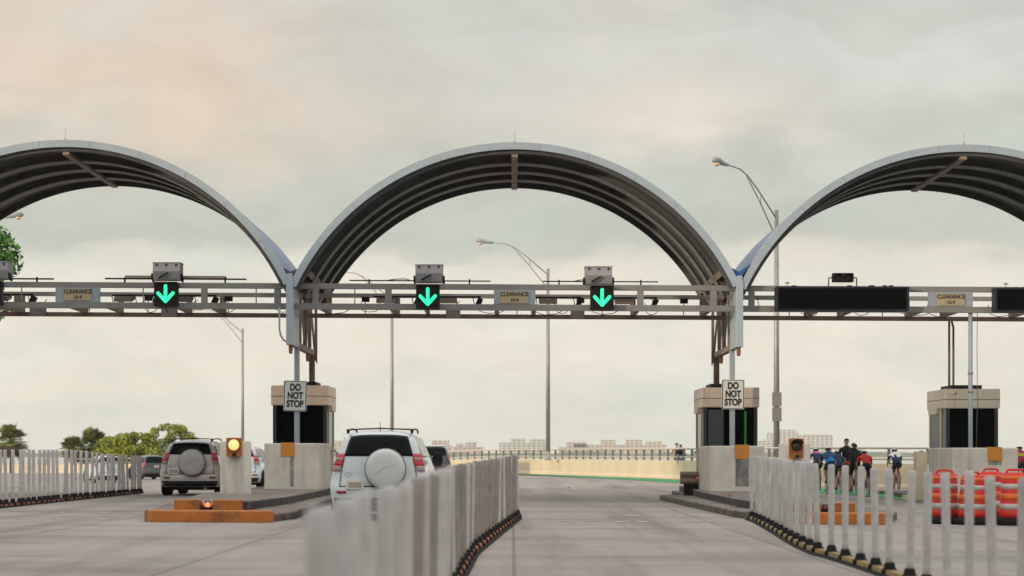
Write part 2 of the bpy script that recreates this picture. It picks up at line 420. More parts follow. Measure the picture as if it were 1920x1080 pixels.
def beacon(px, y, x0, x1, yt, bx0, bx1, by0, by1, lab, lit):
    X = WX((x0+x1)/2, y); zb = zg(X, y)+.14; r = (x1-x0)/2/F*y; H = WZ(yt, y)-zb
    p = thing('beacon_pillar', lab[0], 'pillar', (X, y, zb))
    MB().lathe([(r+.005, 0), (r, .1), (r, H-.03), (r-.03, H), (0, H)], 32).build('drum', conc, p)
    t = thing('warning_beacon', lab[1], 'warning light', (WX((bx0+bx1)/2, y-r), y-r-.11, WZ(by1, y-r)))
    w = (bx1-bx0)/F*(y-r)/2; h = (by1-by0)/F*(y-r)
    MB().box(-w, w, -.06, .1, 0, h).build('housing', orange_p, t, bevel=.015)
    zc = h*.62; rr = w*.72
    if lit:
        lens = mat('amber_lit', (.9, .5, .2), .3, emit=(1, .56, .20), es=1.15)
    else: lens = mat('amber_unlit', (.05, .03, .02), .25)
    MB().lathe([(rr, -.07), (rr*.97, -.085), (rr*.7, -.11), (0, -.12)], 24, (0, 0, zc), 'y').build('lens', lens, t)
    MB().lathe([(rr+.012, -.055), (rr+.03, -.06), (rr+.03, -.10), (rr+.012, -.10), (rr+.008, -.06)], 24, (0, 0, zc), 'y').build('rim', mat('rust_orange', (.35, .12, .03), .6), t)
    mbv = MB(); mbv.arc(0, zc, rr+.03, rr+.04, -.24, -.08, R(-70), R(70), 16)
    if not lit: mbv.build('visor', dark_m, t)
    MB().box(-.03, .05, -.09, -.055, .015, .07).build('bracket', dark_m, t)
beacon(0, 46, 413, 471, 827, 426, 454.5, 820.7, 856, ('squat round white concrete pillar carrying the lit amber light', 'square orange warning light lit amber on the left white pillar'), True)
beacon(0, 46, 1460, 1519, 831, 1478.5, 1505, 822, 859, ('squat round white concrete pillar behind the right-hand fence', 'square orange warning light, unlit and dark, behind the right-hand fence'), False)

# ---------------------------------------------------------------- canopies
ARX = [WX(122, 55), WX(965, 55), WX(1808, 55)]
SP = ARX[1]-ARX[0]
RO = 6.67; Y0, Y1 = 55.0, 62.0
A = math.asin(min(1, (SP/2)/RO))
def canopy(cx, lab):
    zc = 9.58-RO-CS*cx
    t = thing('arched_canopy', lab, 'canopy', (cx, Y0, zc), group='arched canopies over the toll lanes')
    D = Y1-Y0
    MB().arc(0, 0, RO-.13, RO-.01, .06, D-.06, -A, A, 72).build('roof_shell', [soffit_m], t)
    mb = MB(); mb.arc(0, 0, RO-.01, RO+.01, .1, D-.1, -A, A, 72); mb.build('roof_sheet', roof_m, t)
    mb = MB()
    for q in range(11):
        a0 = -A+2*A*q/11; mb.arc(0, 0, RO-.175, RO+.015, -.03, .06, a0+.0006, a0+2*A/11-.0006, 8)
    mb.build('front_fascia', white_p, t)
    MB().arc(0, 0, RO-.31, RO+.015, D-.06, D+.02, -A, A, 72).build('rear_fascia', soffit_m, t)
    for y in (1.65, 3.35, 5.05):
        mb = MB(); mb.arc(0, 0, RO-.30, RO-.13, y, y+.09, -A, A, 72); mb.cur = 1
        for q in range(10):
            a0 = -A+2*A*q/10; mb.arc(0, 0, RO-.325, RO-.30, y-.06, y+.46, a0+.001, a0+2*A/10-.001, 10)
        mb.build('arch_rib', [soffit_m, rib_m], t)
    mb = MB(); mb.arc(0, 0, RO-.27, RO-.13, .1, .2, -A, A, 72); mb.build('arch_rib', soffit_m, t)
    MB().box(-.085, .085, .08, D-.1, RO-.37, RO-.29).build('ridge_beam', taupe_s, t)
    for s in (-1, 1):
        a = s*R(60); rot = Matrix.Rotation(a, 3, 'Y')
        c = Vector((math.sin(a)*(RO-.23), D/2+.2, math.cos(a)*(RO-.23)))
        MB().cbox(c, (.16, D-.5, .12), rot).build('edge_beam', taupe_s, t)
    MB().tube([(0, .03, RO), (0, .03, RO+.33)], .006, 6).tube([(0, .03, RO-.02), (0, .03, RO+.05)], .03, 8).build('lightning_rod', galv, t)
    return t
canopy(ARX[0], 'left arched canopy with white front edge and dark ribbed underside')
canopy(ARX[1], 'middle arched canopy with white front edge and dark ribbed underside')
canopy(ARX[2], 'right arched canopy with white front edge and dark ribbed underside')
# ---------------------------------------------------------------- columns between the canopies
COLX = [ARX[0]-SP/2, ARX[0]+SP/2, ARX[1]+SP/2, ARX[2]+SP/2]
def column(cx, lab, side, blue, conduit):
    zo = -CS*cx
    t = thing('canopy_column', lab, 'column', (cx, Y0, 0), group='columns carrying the canopies')
    zb, zt = 4.14+zo, 6.05+zo
    MB().box(-.095, .095, -.07, 1.5, zb, zt-.15).box(-.075, .075, -.066, 1.4, zt-.16, zt).build('head_box', white_p, t, bevel=.008)
    MB().box(-.10, .10, 1.5, 6.9, 5.75+zo, 6.0+zo).build('gutter_beam', taupe_s, t, bevel=.01)
    MB().box(-.085, .085, 1.5, 6.9, zb, zb+.16).build('bottom_beam', taupe_s, t, bevel=.01)
    MB().box(-.07, .07, 1.75, 1.9, .3+zo, zb).build('front_post', white_p, t, bevel=.01)
    mb = MB()
    for y in (5.9, 6.25): mb.box(-.07, .06, y, y+.14, 3.1+zo, zb)
    mb.build('rear_post', brown_s, t)
    for k, y in enumerate((2.5, 3.9, 5.3)):
        MB().box(-.05, .05, y, y+.12, zb+.16, 5.75+zo).build('upright', brown_s if k % 2 else taupe_s, t)
    for (ya, yb) in ((2.6, 3.6), (4.6, 3.9), (5.4, 6.5)):
        MB().tube([(0.02*side, ya, 5.7+zo), (.04*side, yb, zb+.15)], .035, 8).build('brace', galv, t)
    for k, y in enumerate((6.05, 6.2, 6.5)):
        MB().tube([(.1*side, y, 5.7+zo), (.1*side, y, zb-.1-.05*k)], .022, 8).build('conduit', taupe_s, t)
    for y in (.4, 5.0):
        MB().lathe([(.045, -.22), (.06, -.1), (.055, 0)], 12, (-.02*side, y, zb)).build('lamp_shade', mat('rust_lamp', (.33, .14, .06), .6, var=.3), t)
    bmat = blue_m if blue else mat('slate_blue_sheet', (.05, .075, .13), .5)
    MB().prism_xz([(-.30, zt+.28), (-.06, zt-.02), (.06, zt-.02), (.36, zt+.36), (0.0, zt+.12)] if blue else [(-.24, zt+.2), (-.06, zt-.02), (.06, zt-.02), (.2, zt+.14), (0, zt+.06)], .12, 1.2).build('valley_sheet', bmat, t)
    if conduit:
        MB().tube([(-.28, -.0, 5.15+zo), (-.28, 0, 4.55+zo), (-.24, 0, 4.38+zo), (-.16, 0, 4.26+zo), (-.02, 0, 4.2+zo)], .025, 8).build('conduit', galv, t)
    return t
column(COLX[0], 'canopy column beyond the left edge of the picture', 1, False, False)
column(COLX[1], 'white and brown canopy column above the left toll booth with a curved conduit', 1, False, True)
column(COLX[2], 'white canopy column above the middle toll booth with bright blue sheet in its fork', -1, True, False)
column(COLX[3], 'canopy column beyond the right edge of the picture', -1, False, False)

# ---------------------------------------------------------------- gantry beams, one per span
YF = 55.35; SF = F/YF; YR = 58.0
def gz(py, y=YF): return WZ(py, y)
ZT, ZTi, ZBi, ZB = gz(533), gz(543.3), gz(570.6), gz(582)
def shear(X): return -CS*X
def sbar(mb, x0, x1, y0, y1, z0, z1):
    """box along x that follows the cross slope"""
    n = len(mb.v)
    for (x, y, z) in ((x0, y0, z0), (x1, y0, z0), (x1, y1, z0), (x0, y1, z0), (x0, y0, z1), (x1, y0, z1), (x1, y1, z1), (x0, y1, z1)): mb.v.append((x, y, z+shear(x)))
    for q in ((0, 3, 2, 1), (4, 5, 6, 7), (0, 1, 5, 4), (1, 2, 6, 5), (2, 3, 7, 6), (3, 0, 4, 7)): mb.face([n+i for i in q])
    return mb
def gantry(xa, xb, verts, panels, stubs, boxes, rods, lab):
    t = thing('gantry_beam', lab, 'gantry', (0, 0, 0), group='gantry beams hung between the canopy columns')
    a, b = xa+.1, xb-.1
    sbar(MB(), a, b, YF, YF+.14, ZTi, ZT).build('top_chord', frame_p, t, bevel=.006)
    sbar(MB(), a, b, YF, YF+.14, ZB, ZBi).build('bottom_chord', frame_p, t, bevel=.006)
    sbar(MB(), a, b, YR, YR+.12, WZ(559.5, YR), WZ(551.5, YR)).build('rear_chord', galv, t, bevel=.006)
    sbar(MB(), a, b, YR-.02, YR+.14, WZ(597.5, YR), WZ(589.5, YR)).build('rear_chord', brown_s, t, bevel=.006)
    for (p0, p1) in verts: sbar(MB(), WX(p0, YF), WX(p1, YF), YF+.003, YF+.137, ZBi, ZTi).build('upright', frame_p, t)
    for (p0, p1) in panels: sbar(MB(), WX(p0, YF), WX(p1, YF), YF-.004, YF+.1, ZBi-.002, ZTi+.002).build('sign_panel', mat('panel_blue_grey', (.26, .30, .34), .5, var=.08), t)
    for (p0, p1) in stubs:
        xx0, xx1 = WX(p0, YR), WX(p1, YR)
        sbar(MB(), xx0, xx1, YF+.14, YR, WZ(592, YR)+.02, WZ(592, YR)+.14).build('cross_member', taupe_s, t)
        sbar(MB(), xx0, xx1, YR+.01, YR+.1, WZ(590, YR), WZ(559.5, YR)).build('upright', taupe_s, t)
    for (p0, p1) in boxes: sbar(MB(), WX(p0, YR-.25), WX(p1, YR-.25), YR-.25, YR-.03, WZ(597, YR), WZ(583, YR)).build('junction_box', mat('junction_grey', (.22, .2, .18), .6), t, bevel=.008)
    rg = random.Random(int(xa*10)); nsp = 9
    for q in range(nsp):
        x0 = a+(b-a)*(q+rg.uniform(.1, .9))/nsp; ln = rg.uniform(.35, 1.1); z0 = WZ(592, YR)+shear(x0)+.12; sg = rg.uniform(.08, .22)
        yq = rg.choice((YR-.05, YF+.3))
        MB().tube([(x0, yq, z0+.25), (x0+.06*ln, yq, z0), (x0+.35*ln, yq, z0-sg*.5), (x0+.7*ln, yq, z0-sg*.3), (x0+ln, yq, z0+.1)], .011, 5).build('cable', black_m, t)
    for q in range(5):
        x0 = a+(b-a)*(q+rg.uniform(.1, .9))/5; zz = WZ(560, YR)+shear(x0)
        MB().box(x0-.1, x0+.12, YR-.14, YR-.03, zz-.12, zz+.02).tube([(x0, YR-.1, zz), (x0, YR-.1, zz-.45)], .015, 6).build('light_fitting', dark_m, t, bevel=.01)
    for p in rods: sbar(MB(), WX(p-1, YF), WX(p+1, YF), YF+.03, YF+.06, ZBi, ZTi).build('thin_rod', taupe_s, t)
    return t
C0, C1, C2, C3 = COLX
gantry(C0, C1, [(-160, -149), (377, 388), (514, 526)], [(104, 187)], [(-90, -80), (26, 46), (155, 164), (222, 231), (350, 360), (412, 424)], [(55, 84), (302, 331)], [480, 40, 268], 'left gantry beam of pale open frames with one green arrow on it')
gantry(C1, C2, [(586, 597), (722, 734), (1195, 1207), (1332, 1344)], [(926, 1004)], [(612, 622), (738, 750), (800, 806), (928, 936), (996, 1004), (1182, 1192), (1312, 1322)], [(836, 863), (1070, 1096)], [665], 'middle gantry beam of pale open frames carrying two green arrows')
gantry(C2, C3, [(1404, 1415), (2130, 2141)], [(1741, 1824)], [(1508, 1517), (1570, 1579), (1697, 1706), (1763, 1772), (1892, 1901)], [], [], 'right gantry beam of pale open frames carrying dark message boards')
# clutter behind the frames: antennas seen through the openings
def clutter(cx, lab, seed):
    random.seed(seed); X = WX(cx, 56.6)
    t = thing('lane_antenna', lab, 'antenna', (X, 56.6, 5.42+shear(X)), group='dark antennas inside the gantry')
    MB().cbox((-.42, 0, .06), (.5, .5, .12), Matrix.Rotation(R(12), 3, 'X')).build('antenna_plate', taupe_s, t, bevel=.01)
    MB().box(-.75, .5, -.03, .03, .13, .17).build('mount_bar', dark_m, t)
    MB().cbox((.45, .1, .02), (.14, .25, .2), Matrix.Rotation(R(25), 3, 'Y')).build('sensor', dark_m, t, bevel=.01)
    for k in range(3):
        x = -.7+k*.5+random.uniform(-.1, .1)
        MB().tube([(x, .0, .14), (x+.05, .02, -.1), (x+.16, .03, -.2), (x+.25, .02, -.12)], .012, 6).build('cable', black_m, t)
# (placed under each signal)
clutter(262, 'dark antenna and cables in the gantry left of the left green arrow', 1)
clutter(372, 'dark antenna and cables in the gantry right of the left green arrow', 2)
clutter(868, 'dark antenna and cables in the gantry right of the middle green arrow', 3)
clutter(1056, 'dark antenna and cables in the gantry right of the middle clearance sign', 4)
clutter(1198, 'dark antenna and cables in the gantry right of the right green arrow', 5)
clutter(752, 'dark antenna and cables in the gantry left of the middle green arrow', 6)
clutter(30, 'dark antenna and cables in the gantry at the left edge', 7)

# clearance signs
def clearance(px, py, lab):
    y = YF-.02; X = WX(px, y); Z = WZ(py, y)
    t = thing('clearance_sign', lab, 'sign', (X, y, Z))
    MB().box(-.375, .375, -.012, .01, -.155, .155).build('plate', sign_tan, t)
    text_mesh('lettering', 'CLEARANCE', .155, sign_black, t, (0, -.016, .08), sx=.86, bold=.004)
    text_mesh('lettering', '13-9', .13, sign_black, t, (0, -.016, -.075), sx=.95, bold=.003)
clearance(146, 552.5, 'faded tan CLEARANCE 13-9 sign on the left gantry beam')
clearance(964.5, 557.5, 'faded tan CLEARANCE 13-9 sign between the two middle green arrows')
clearance(1783, 562, 'faded tan CLEARANCE 13-9 sign between the two dark message boards')

# lane signals
arrow_m = mat('green_led', (.02, .5, .3), .4, var=.02, emit=(.02, 1.0, .42), es=1.15)
def lane_signal(px, py, lab, first=None):
    y = YF-.3; X = WX(px, y); Z = WZ(py, y)
    if first:
        t = copy_tree(first); t.location = (X, y, Z); t['label'] = lab; return t
    t = thing('lane_signal', lab, 'lane signal', (X, y, Z), group='green arrow lane signals')
    MB().box(-.315, .315, .0, .28, -.315, .315).build('housing', dark_m, t, bevel=.012)
    MB().box(-.255, .255, -.012, .004, -.255, .255).build('display', mat('signal_face', (.013, .012, .008), .5, spec=.15, var=.35, scale=18), t)
    mb = MB(); w = .045
    def cap_bar(p, q):
        p = Vector(p); q = Vector(q); d = (q-p).normalized(); nn = Vector((-d.y, d.x))*w; poly = []
        for k in range(7):
            a = PI*k/6; poly.append(tuple(p+nn*math.cos(a)-d*w*math.sin(a)))
        for k in range(7):
            a = PI*k/6; poly.append(tuple(q-nn*math.cos(a)+d*w*math.sin(a)))
        return poly
    mb.prism_xz(cap_bar((0, .21), (0, -.195)), -.024, -.0122)
    mb.prism_xz(cap_bar((-.2, 0.02), (-.0, -.2)), -.0262, -.0123)
    mb.prism_xz(cap_bar((.2, 0.02), (.0, -.2)), -.028, -.0124)
    mb.build('arrow', arrow_m, t)
    MB().box(-.32, .32, -.09, 0, .306, .318).build('visor', dark_m, t)
    MB().tube([(.0, .1, -.31), (.01, .12, -.42), (.0, .2, -.5)], .012, 6).build('cable', black_m, t)
    return t
ls = lane_signal(802, 556.5, 'black lane signal with green down arrow left of the middle clearance sign')
lane_signal(1129, 558, 'black lane signal with green down arrow right of the middle clearance sign', ls)
lane_signal(310.5, 551, 'black lane signal with green down arrow on the left gantry beam', ls)
lane_signal(-20, 549, 'black lane signal cut off by the left edge of the picture', ls)
# cabinets above
def cabinet(px, pyt, lab, first=None):
    y = YF-.05; X = WX(px, y); Z = WZ(pyt, y)
    if first:
        t = copy_tree(first); t.location = (X, y, Z); t['label'] = lab; return t
    t = thing('roof_cabinet', lab, 'equipment cabinet', (X, y, Z), group='grey cabinets above the green arrows')
    w = .365
    mb = MB(); n = len(mb.v)
    pr = [(-.02, 0), (-.06, -.23), (.02, -.46), (.5, -.46), (.5, -.02)]
    for s in (-w, w):
        for (yy_, zz) in pr: mb.v.append((s, yy_, zz))
    mb.face([n+i for i in range(5)]); mb.face([n+5+i for i in range(5)][::-1])
    for i in range(5): j = (i+1) % 5; mb.face([n+i, n+j, n+5+j, n+5+i])
    mb.build('body', box_m, t, bevel=.006)
    MB().box(-w-.012, w+.012, -.04, .52, -.012, .012).build('lid', galv, t)
    for x in (-.26, 0, .26): MB().lathe([(.028, -.075), (.028, -.05), (.02, -.03)], 10, (x, 0, -.06), 'y').build('latch', dark_m, t)
    for s in (-1, 1): MB().cbox((s*(w+.03), .12, -.40), (.05, .3, .13), Matrix.Rotation(R(-20), 3, 'X')).build('bracket', dark_m, t)
    MB().tube([(-.2, -.07, -.42), (-.08, -.11, -.35), (.06, -.1, -.28)], .026, 8).build('camera_arm', dark_m, t)
    return t
cb = cabinet(804.5, 496.5, 'grey cabinet above the middle green arrow')
cabinet(1122.5, 500, 'grey cabinet above the right green arrow', cb)
cabinet(312.5, 492.5, 'grey cabinet above the left green arrow with side bracket', cb)
cabinet(-10, 490.5, 'grey cabinet cut off by the left edge above the gantry', cb)
def rod(x0, x1, py, th, lab, m=dark_m):
    y = YF+.35; X0, X1 = WX(x0, y), WX(x1, y); Z = WZ(py, y)
    t = thing('conduit_bar', lab, 'conduit', ((X0+X1)/2, y, Z), group='thin bars above the gantry')
    h = (X1-X0)/2; r = th/2/F*y
    MB().tube([(-h, 0, CS*h), (h, 0, -CS*h)], r, 8).build('bar', m, t)
    for k in (-.72, .7): MB().box(h*k-.02, h*k+.02, -.03, .03, -.12, .045).build('clamp', dark_m, t)
    MB().tube([(-h*.5, 0, .0), (-h*.35, 0, .045), (-h*.2, 0, .05), (-h*.12, 0, .0)], .012, 6).build('cable', black_m, t)
rod(197, 462, 523, 3, 'thin bar under the cabinet above the left green arrow')
rod(655, 920, 526.5, 2.4, 'thin bar under the cabinet above the middle green arrow')
rod(1018, 1234, 528, 2.4, 'thin bar under the cabinet above the right green arrow')
rod(-110, 101, 522.5, 3, 'thin bar at the left edge above the gantry')
# heavier walkway plates on the left
tag(sbar(MB(), WX(232, YF), WX(420, YF), YF+.16, YF+.5, WZ(527, YF)+CS*9, WZ(522.5, YF)+CS*9).build('cable_tray', taupe_s), 'flat grey cable tray lying on the left gantry beam', 'cable tray')

# message boards
board_m = mat('board_black', (.004, .004, .004), .8, spec=.05, var=.3, scale=8)
def board(x0, x1, y0, y1, lab):
    y = 54.95; X0, X1 = WX(x0, y), WX(x1, y)
    t = thing('message_board', lab, 'electronic sign', (X0, y, WZ(y1, y)))
    W = X1-X0; H = WZ(y0, y)-WZ(y1, y)
    MB().box(0, W, 0, .36, 0, H).build('housing', mat('board_case', (.02, .025, .035), .5, spec=.2), t, bevel=.015)
    MB().box(.07, W-.07, -.01, .002, .05, H-.05).build('display', board_m, t)
    mb = MB(); random.seed(int(x0))
    for k in range(6): x = random.uniform(.3, W-.3); mb.box(x, x+.12, .0, .08, H-.002, H+.03)
    mb.build('lifting_lug', dark_m, t)
board(1455, 1705, 537, 583, 'wide dark blank message board with a signal head above it')
board(1865, 2112, 539, 584, 'dark blank message board cut by the right edge of the picture')
# horizontal signal head above board
t = thing('signal_head', 'small horizontal red and green signal head above the dark message board', 'traffic light', (WX(1580.5, 55), 55.05, WZ(538, 55)))
MB().box(-.28, .28, -.12, .1, .13, .37).build('housing', dark_m, t, bevel=.015)
for sx, c in ((-.14, mat('lens_red_off', (.035, .008, .006), .4)), (.14, mat('lens_green_off', (.006, .03, .02), .4))):
    MB().lathe([(.085, -.125), (.06, -.135), (0, -.14)], 18, (sx, 0, .25), 'y').build('lens', c, t)
    MB().arc(sx, .25, .095, .105, -.26, -.12, R(-100), R(100), 14).build('visor', dark_m, t)
for s in (-1, 1): MB().tube([(s*.27, 0, .25), (s*.37, 0, .25), (s*.375, 0, .22), (s*.375, 0, 0)], .018, 8).build('bracket', brown_s, t)
for px, py, lab in ((1476, 538, 'tiny cross shaped sensor above the left end of the dark message board'), (1886, 540, 'tiny cross shaped sensor above the right-hand message board')):
    t = thing('wind_sensor', lab, 'sensor', (WX(px, 55.1), 55.1, WZ(py, 55.1)))
    MB().tube([(0, 0, 0), (0, 0, .15)], .01, 6).build('stem', taupe_s, t)
    MB().tube([(-.07, 0, .1), (0, 0, .115), (.07, 0, .1)], [.01, .022, .01], 8).build('crossbar', taupe_s, t)

# thin mid-span post and conduits at the right
t = thing('gantry_post', 'thin white post holding the right gantry beam behind the wide concrete block', 'post', (WX(1819.5, 55.5), 55.5, 0))
MB().tube([(0, 0, .1), (0, 0, 5.05)], .06, 14).build('post', white_p, t)
for z in (2.9, 3.4): MB().tube([(0, 0, z), (0, 0, z+.06)], .072, 14).build('clamp', galv, t)
MB().tube([(.2, 0.05, 5.2), (.19, .05, 4.2), (.2, .05, 2.6), (.17, .05, 1.4)], .009, 6).build('cable', brown_s, t)
t = thing('conduit_pair', 'two brown vertical conduits rising from the right-hand toll booth roof to the gantry', 'conduit', (WX(1783, 58.5), 58.5, 3.1))
for x in (-.05, .07): MB().tube([(x, 0, 0), (x, 0, 1.75), (x*.6-.03, -.05, 1.92)], .032, 10).build('pipe', brown_s, t)

# ---------------------------------------------------------------- toll booths
def booth(x0, x1, pyt, pygt, pygb, lab, third=False, bmt=None):
    booth_m = bmt or MATS['booth_steel']
    y = 57.5; X0, X1 = WX(x0, y), WX(x1, y); cx = (X0+X1)/2; w = (X1-X0)/2; zb = zg(cx, y)+.14; D = 2.45
    zt = WZ(pyt, y)-zb; z1 = WZ(pygt, y)-zb; z0 = WZ(pygb, y)-zb
    t = thing('toll_booth', lab, 'toll booth', (cx, y, zb), group='toll booths on the islands')
    rf = MB().box(-w, w, 0, D, z1, zt).build('roof_fascia', [booth_m], t, bevel=.03)
    MB().box(-w-.004, w+.004, -.006, D, (z1+zt)/2-.03, (z1+zt)/2-.015).build('trim_line', dark_m, rf)
    MB().box(-w+.05, w-.05, .06, D-.05, 0, z0).build('base_panel', booth_w, t, bevel=.01)
    # corner posts and glass
    for sx in (-1, 1):
        for yy_ in (.04, D-.14): MB().box(sx*(w-.1)-.05, sx*(w-.1)+.05, yy_, yy_+.1, z0, z1).build('corner_post', mat('booth_frame', (.03, .035, .04), .4, .3) if yy_ < 1 else booth_w, t)
        # doors on the sides
        MB().box(sx*(w-.09)-.04, sx*(w-.09)+.04, .75, .85, z0, z1).build('door_jamb', booth_w, t)
        MB().box(sx*(w-.09)-.015, sx*(w-.09)+.015, .14, .75, z0, z1).build('side_window', glass_m, t)
        MB().box(sx*(w-.09)-.015, sx*(w-.09)+.015, .85, D-.14, z0, z1).build('side_window', glass_m, t)
        MB().box(sx*(w-.02)-.05, sx*(w-.02)+.05, 1.0, 2.1, z1-.14, z1+.02).build('awning', booth_m, t)
        MB().box(sx*(w+.0)-.07, sx*(w+.0)+.07, 1.2, 1.7, z0-.06, z0+.0).build('counter', mat('counter_orange', (.45, .22, .07), .6), t)
        MB().tube([(sx*(w+.02), 1.05, .15), (sx*(w+.02), 1.05, z0+.1)], .03, 8).build('side_rail', booth_w, t)
    MB().box(-w+.16, w-.16, .055, .075, z0, z1).build('front_window', glass_m, t)
    MB().box(-.02, .02, .03, .075, z0, z1).build('mullion', mat('booth_frame', (.03, .035, .04), .4, .3), t)
    MB().box(-w+.15, w-.15, D-.09, D-.07, z0, z1).build('rear_window', glass_m, t)
    MB().box(-w+.3, w-.4, .5, D-.5, zt, zt+.12).build('roof_unit', dark_m, t)
    # things inside, seen through the tinted glass, stay simple: counter shelf
    MB().box(-w+.18, w-.18, .04, .3, z0-.02, z0+.03).build('window_sill', mat('sill_grey', (.10, .10, .11), .5), t)
    if bmt is not None and not third:
        MB().box(-w+.19, -w+.62, .045, .052, z0+.08, z1-.06).build('window_blind', mat('blind_blue_grey', (.045, .055, .065), .5), t)
        MB().box(w-.42, w-.36, .045, .052, z0+.15, z1-.1).build('green_strip', mat('green_glow', (.01, .06, .01), .5, emit=(.02, .25, .02), es=.25), t)
    if third:
        MB().cbox((-w+.22, -.05, zt-.12), (.09, .1, .07)).build('camera', mat('camera_white', (.5, .5, .48), .5), t, bevel=.01)
bs3 = streaks(mat('booth_grey_steel', (.44, .42, .37), .5, .05, var=.1, scale=2), (.30, .17, .10), .6, 2.4, .54, .72, (2.5, 2.5, .2))
bs2 = streaks(mat('booth_tan_steel', (.60, .50, .41), .45, .05, var=.1, scale=2), (.27, .20, .15), .5, 2.0, .5, .75, (2, 2, .3))
booth(508, 616, 722.5, 760, 843, 'toll booth with tan roof band left of the white SUV')
booth(1315.6, 1424, 726.5, 764, 846, 'toll booth with tan roof band right of the open lane', False, bs2)
booth(1771, 1875.5, 729, 766, 848, 'toll booth with rust streaked grey roof band behind the orange barrels', True, bs3)

# DO NOT STOP signs
def stop_sign(px, py, w, h, rot, lab):
    y = 56.68; X = WX(px, y); Z = WZ(py, y); s = y/F
    t = thing('road_sign', lab, 'sign', (X, y, Z)); t.rotation_euler = (0, rot, 0)
    W, H = w*s/2, h*s/2
    mb = MB(); poly = []
    for (cx, cz, a0) in ((W-.04, H-.04, 0), (-W+.04, H-.04, 90), (-W+.04, -H+.04, 180), (W-.04, -H+.04, 270)):
        for k in range(5): a = R(a0+22.5*k); poly.append((cx+.04*math.cos(a), cz+.04*math.sin(a)))
    MB().prism_xz(poly, -.005, .005).build('plate', sign_white, t)
    o = MB(); n = len(poly)
    inn = [(x*(1-.032/W), z*(1-.026/H)) for x, z in poly]; ou = [(x*(1-.012/W), z*(1-.01/H)) for x, z in poly]
    for yy_ in (-.009, -.0052):
        for (x, z) in ou: o.v.append((x, yy_, z))
        for (x, z) in inn: o.v.append((x, yy_, z))
    for i in range(n):
        j = (i+1) % n
        o.face([i, j, n+j, n+i]); o.face([2*n+i, 2*n+j, j, i]); o.face([n+i, n+j, 3*n+j, 3*n+i])
    o.build('border', sign_black, t)
    for i, wd in enumerate(('DO', 'NOT', 'STOP')):
        text_mesh('lettering', wd, .255, sign_black, t, (0, -.008, .232-.228*i), sx=.76, bold=.013)
stop_sign(553.5, 742.5, 43.5, 57, R(1.6), 'white DO NOT STOP sign on the post before the left toll booth')
stop_sign(1374.5, 739.5, 42.5, 55.5, R(.6), 'white DO NOT STOP sign on the post before the middle toll booth')

# guard rail stub at the middle booth
t = thing('guardrail_end', 'rusty double guardrail stub on a dark base beside the middle toll booth', 'guardrail', (WX(1302, 55.5), 55.5, .12-.02))
pr = []
prof = [(0, .0), (-.05, .05), (-.05, .1), (0, .15), (0, .19), (-.05, .24), (-.05, .29), (0, .34)]
mb = MB(); n = 8
for (x, bulge) in ((-.38, .12), (-.3, .03), (0, 0), (.4, 0), (.42, .1)):
    for (yy_, z) in prof: mb.v.append((x, yy_+bulge, z+.33))
for i in range(4):
    for k in range(n-1): a = i*n+k; mb.face([a, a+n, a+n+1, a+1])
o = mb.build('w_beam', mat('rusty_rail', (.22, .16, .125), .7, .3, var=.3, scale=5), t)
sm = o.modifiers.new('s', 'SOLIDIFY'); sm.thickness = .02
MB().box(-.2, .4, .02, .3, 0, .34).box(-.28, -.15, .05, .2, 0, .33).build('base_post', dark_m, t, bevel=.01)
MB().box(.05, .13, -.07, -.055, .46, .54).build('reflector', mat('reflector_orange', (.8, .25, .04), .4), t)

# ---------------------------------------------------------------- fences of tubular posts
def kerb_strip(pts, lab, m2, name='divider_kerb'):
    t = thing(name, lab, 'kerb')
    a, b = MB(), MB()
    for (mbx, w, h) in ((a, .105, .035), (b, .06, .08)):
        n0 = len(mbx.v)
        for i, (x, y) in enumerate(pts):
            x0, y0 = pts[max(i-1, 0)]; x1, y1 = pts[min(i+1, len(pts)-1)]
            d = Vector((x1-x0, y1-y0)).normalized(); nn = Vector((-d.y, d.x)); z = zg(x, y)
            for (s, hh) in ((-w, 0), (-w*.8, h), (w*.8, h), (w, 0)): mbx.v.append((x+nn.x*s, y+nn.y*s, z+hh-.002))
        for i in range(len(pts)-1):
            for k in range(3): q = n0+i*4+k; mbx.face([q, q+4, q+5, q+1])
        mbx.face([n0, n0+1, n0+2, n0+3]); e = n0+(len(pts)-1)*4; mbx.face([e+3, e+2, e+1, e])
    a.build('rubber_base', black_m, t); b.build('coloured_strip', m2, t)
    return t
post_g = streaks(mat('post_dark', (.30, .265, .24), .65, spec=.3, var=.2, scale=6, world=True), (.16, .145, .13), .6, 2.6, .5, .72, (1, 1, .35))  # darker streaked tube colour, used on most far posts of the middle fence
post_l = streaks(mat('post_grey', (.50, .485, .465), .65, spec=.3, var=.15, scale=6, world=True), (.32, .29, .27), .6, 2.6, .5, .74, (1, 1, .35))
proto = None
TUBES = {}
def post(x, y, H, seed, lab, grp, m=None):
    global proto
    rnd = random.Random(seed)
    if proto is None:
        t = thing('delineator_post', lab, 'post', (0, 0, 0), group=grp)
        MB().lathe([(.036, .1), (.037, .2), (.038, .8), (.040, .93), (.040, .985), (.033, .997), (0, 1.0)], 14).build('tube', post_m, t)
        MB().lathe([(.085, .02), (.085, .06), (.06, .09), (.052, .13), (.04, .14)], 14).build('base_collar', black_m, t)
        proto = t
    else: t = copy_tree(proto)
    if m:
        c = [q for q in t.children if q.name.startswith('tube')][0]
        if m.name not in TUBES: me = c.data.copy(); me.materials[0] = m; TUBES[m.name] = me
        c.data = TUBES[m.name]
    t.location = (x, y, zg(x, y)); t.scale = (1, 1, H)
    t.rotation_euler = (R(rnd.uniform(-1.6, 1.6)), R(rnd.uniform(-1.3, 1.3)), rnd.uniform(0, 3)); t['label'] = lab; t['group'] = grp
    return t
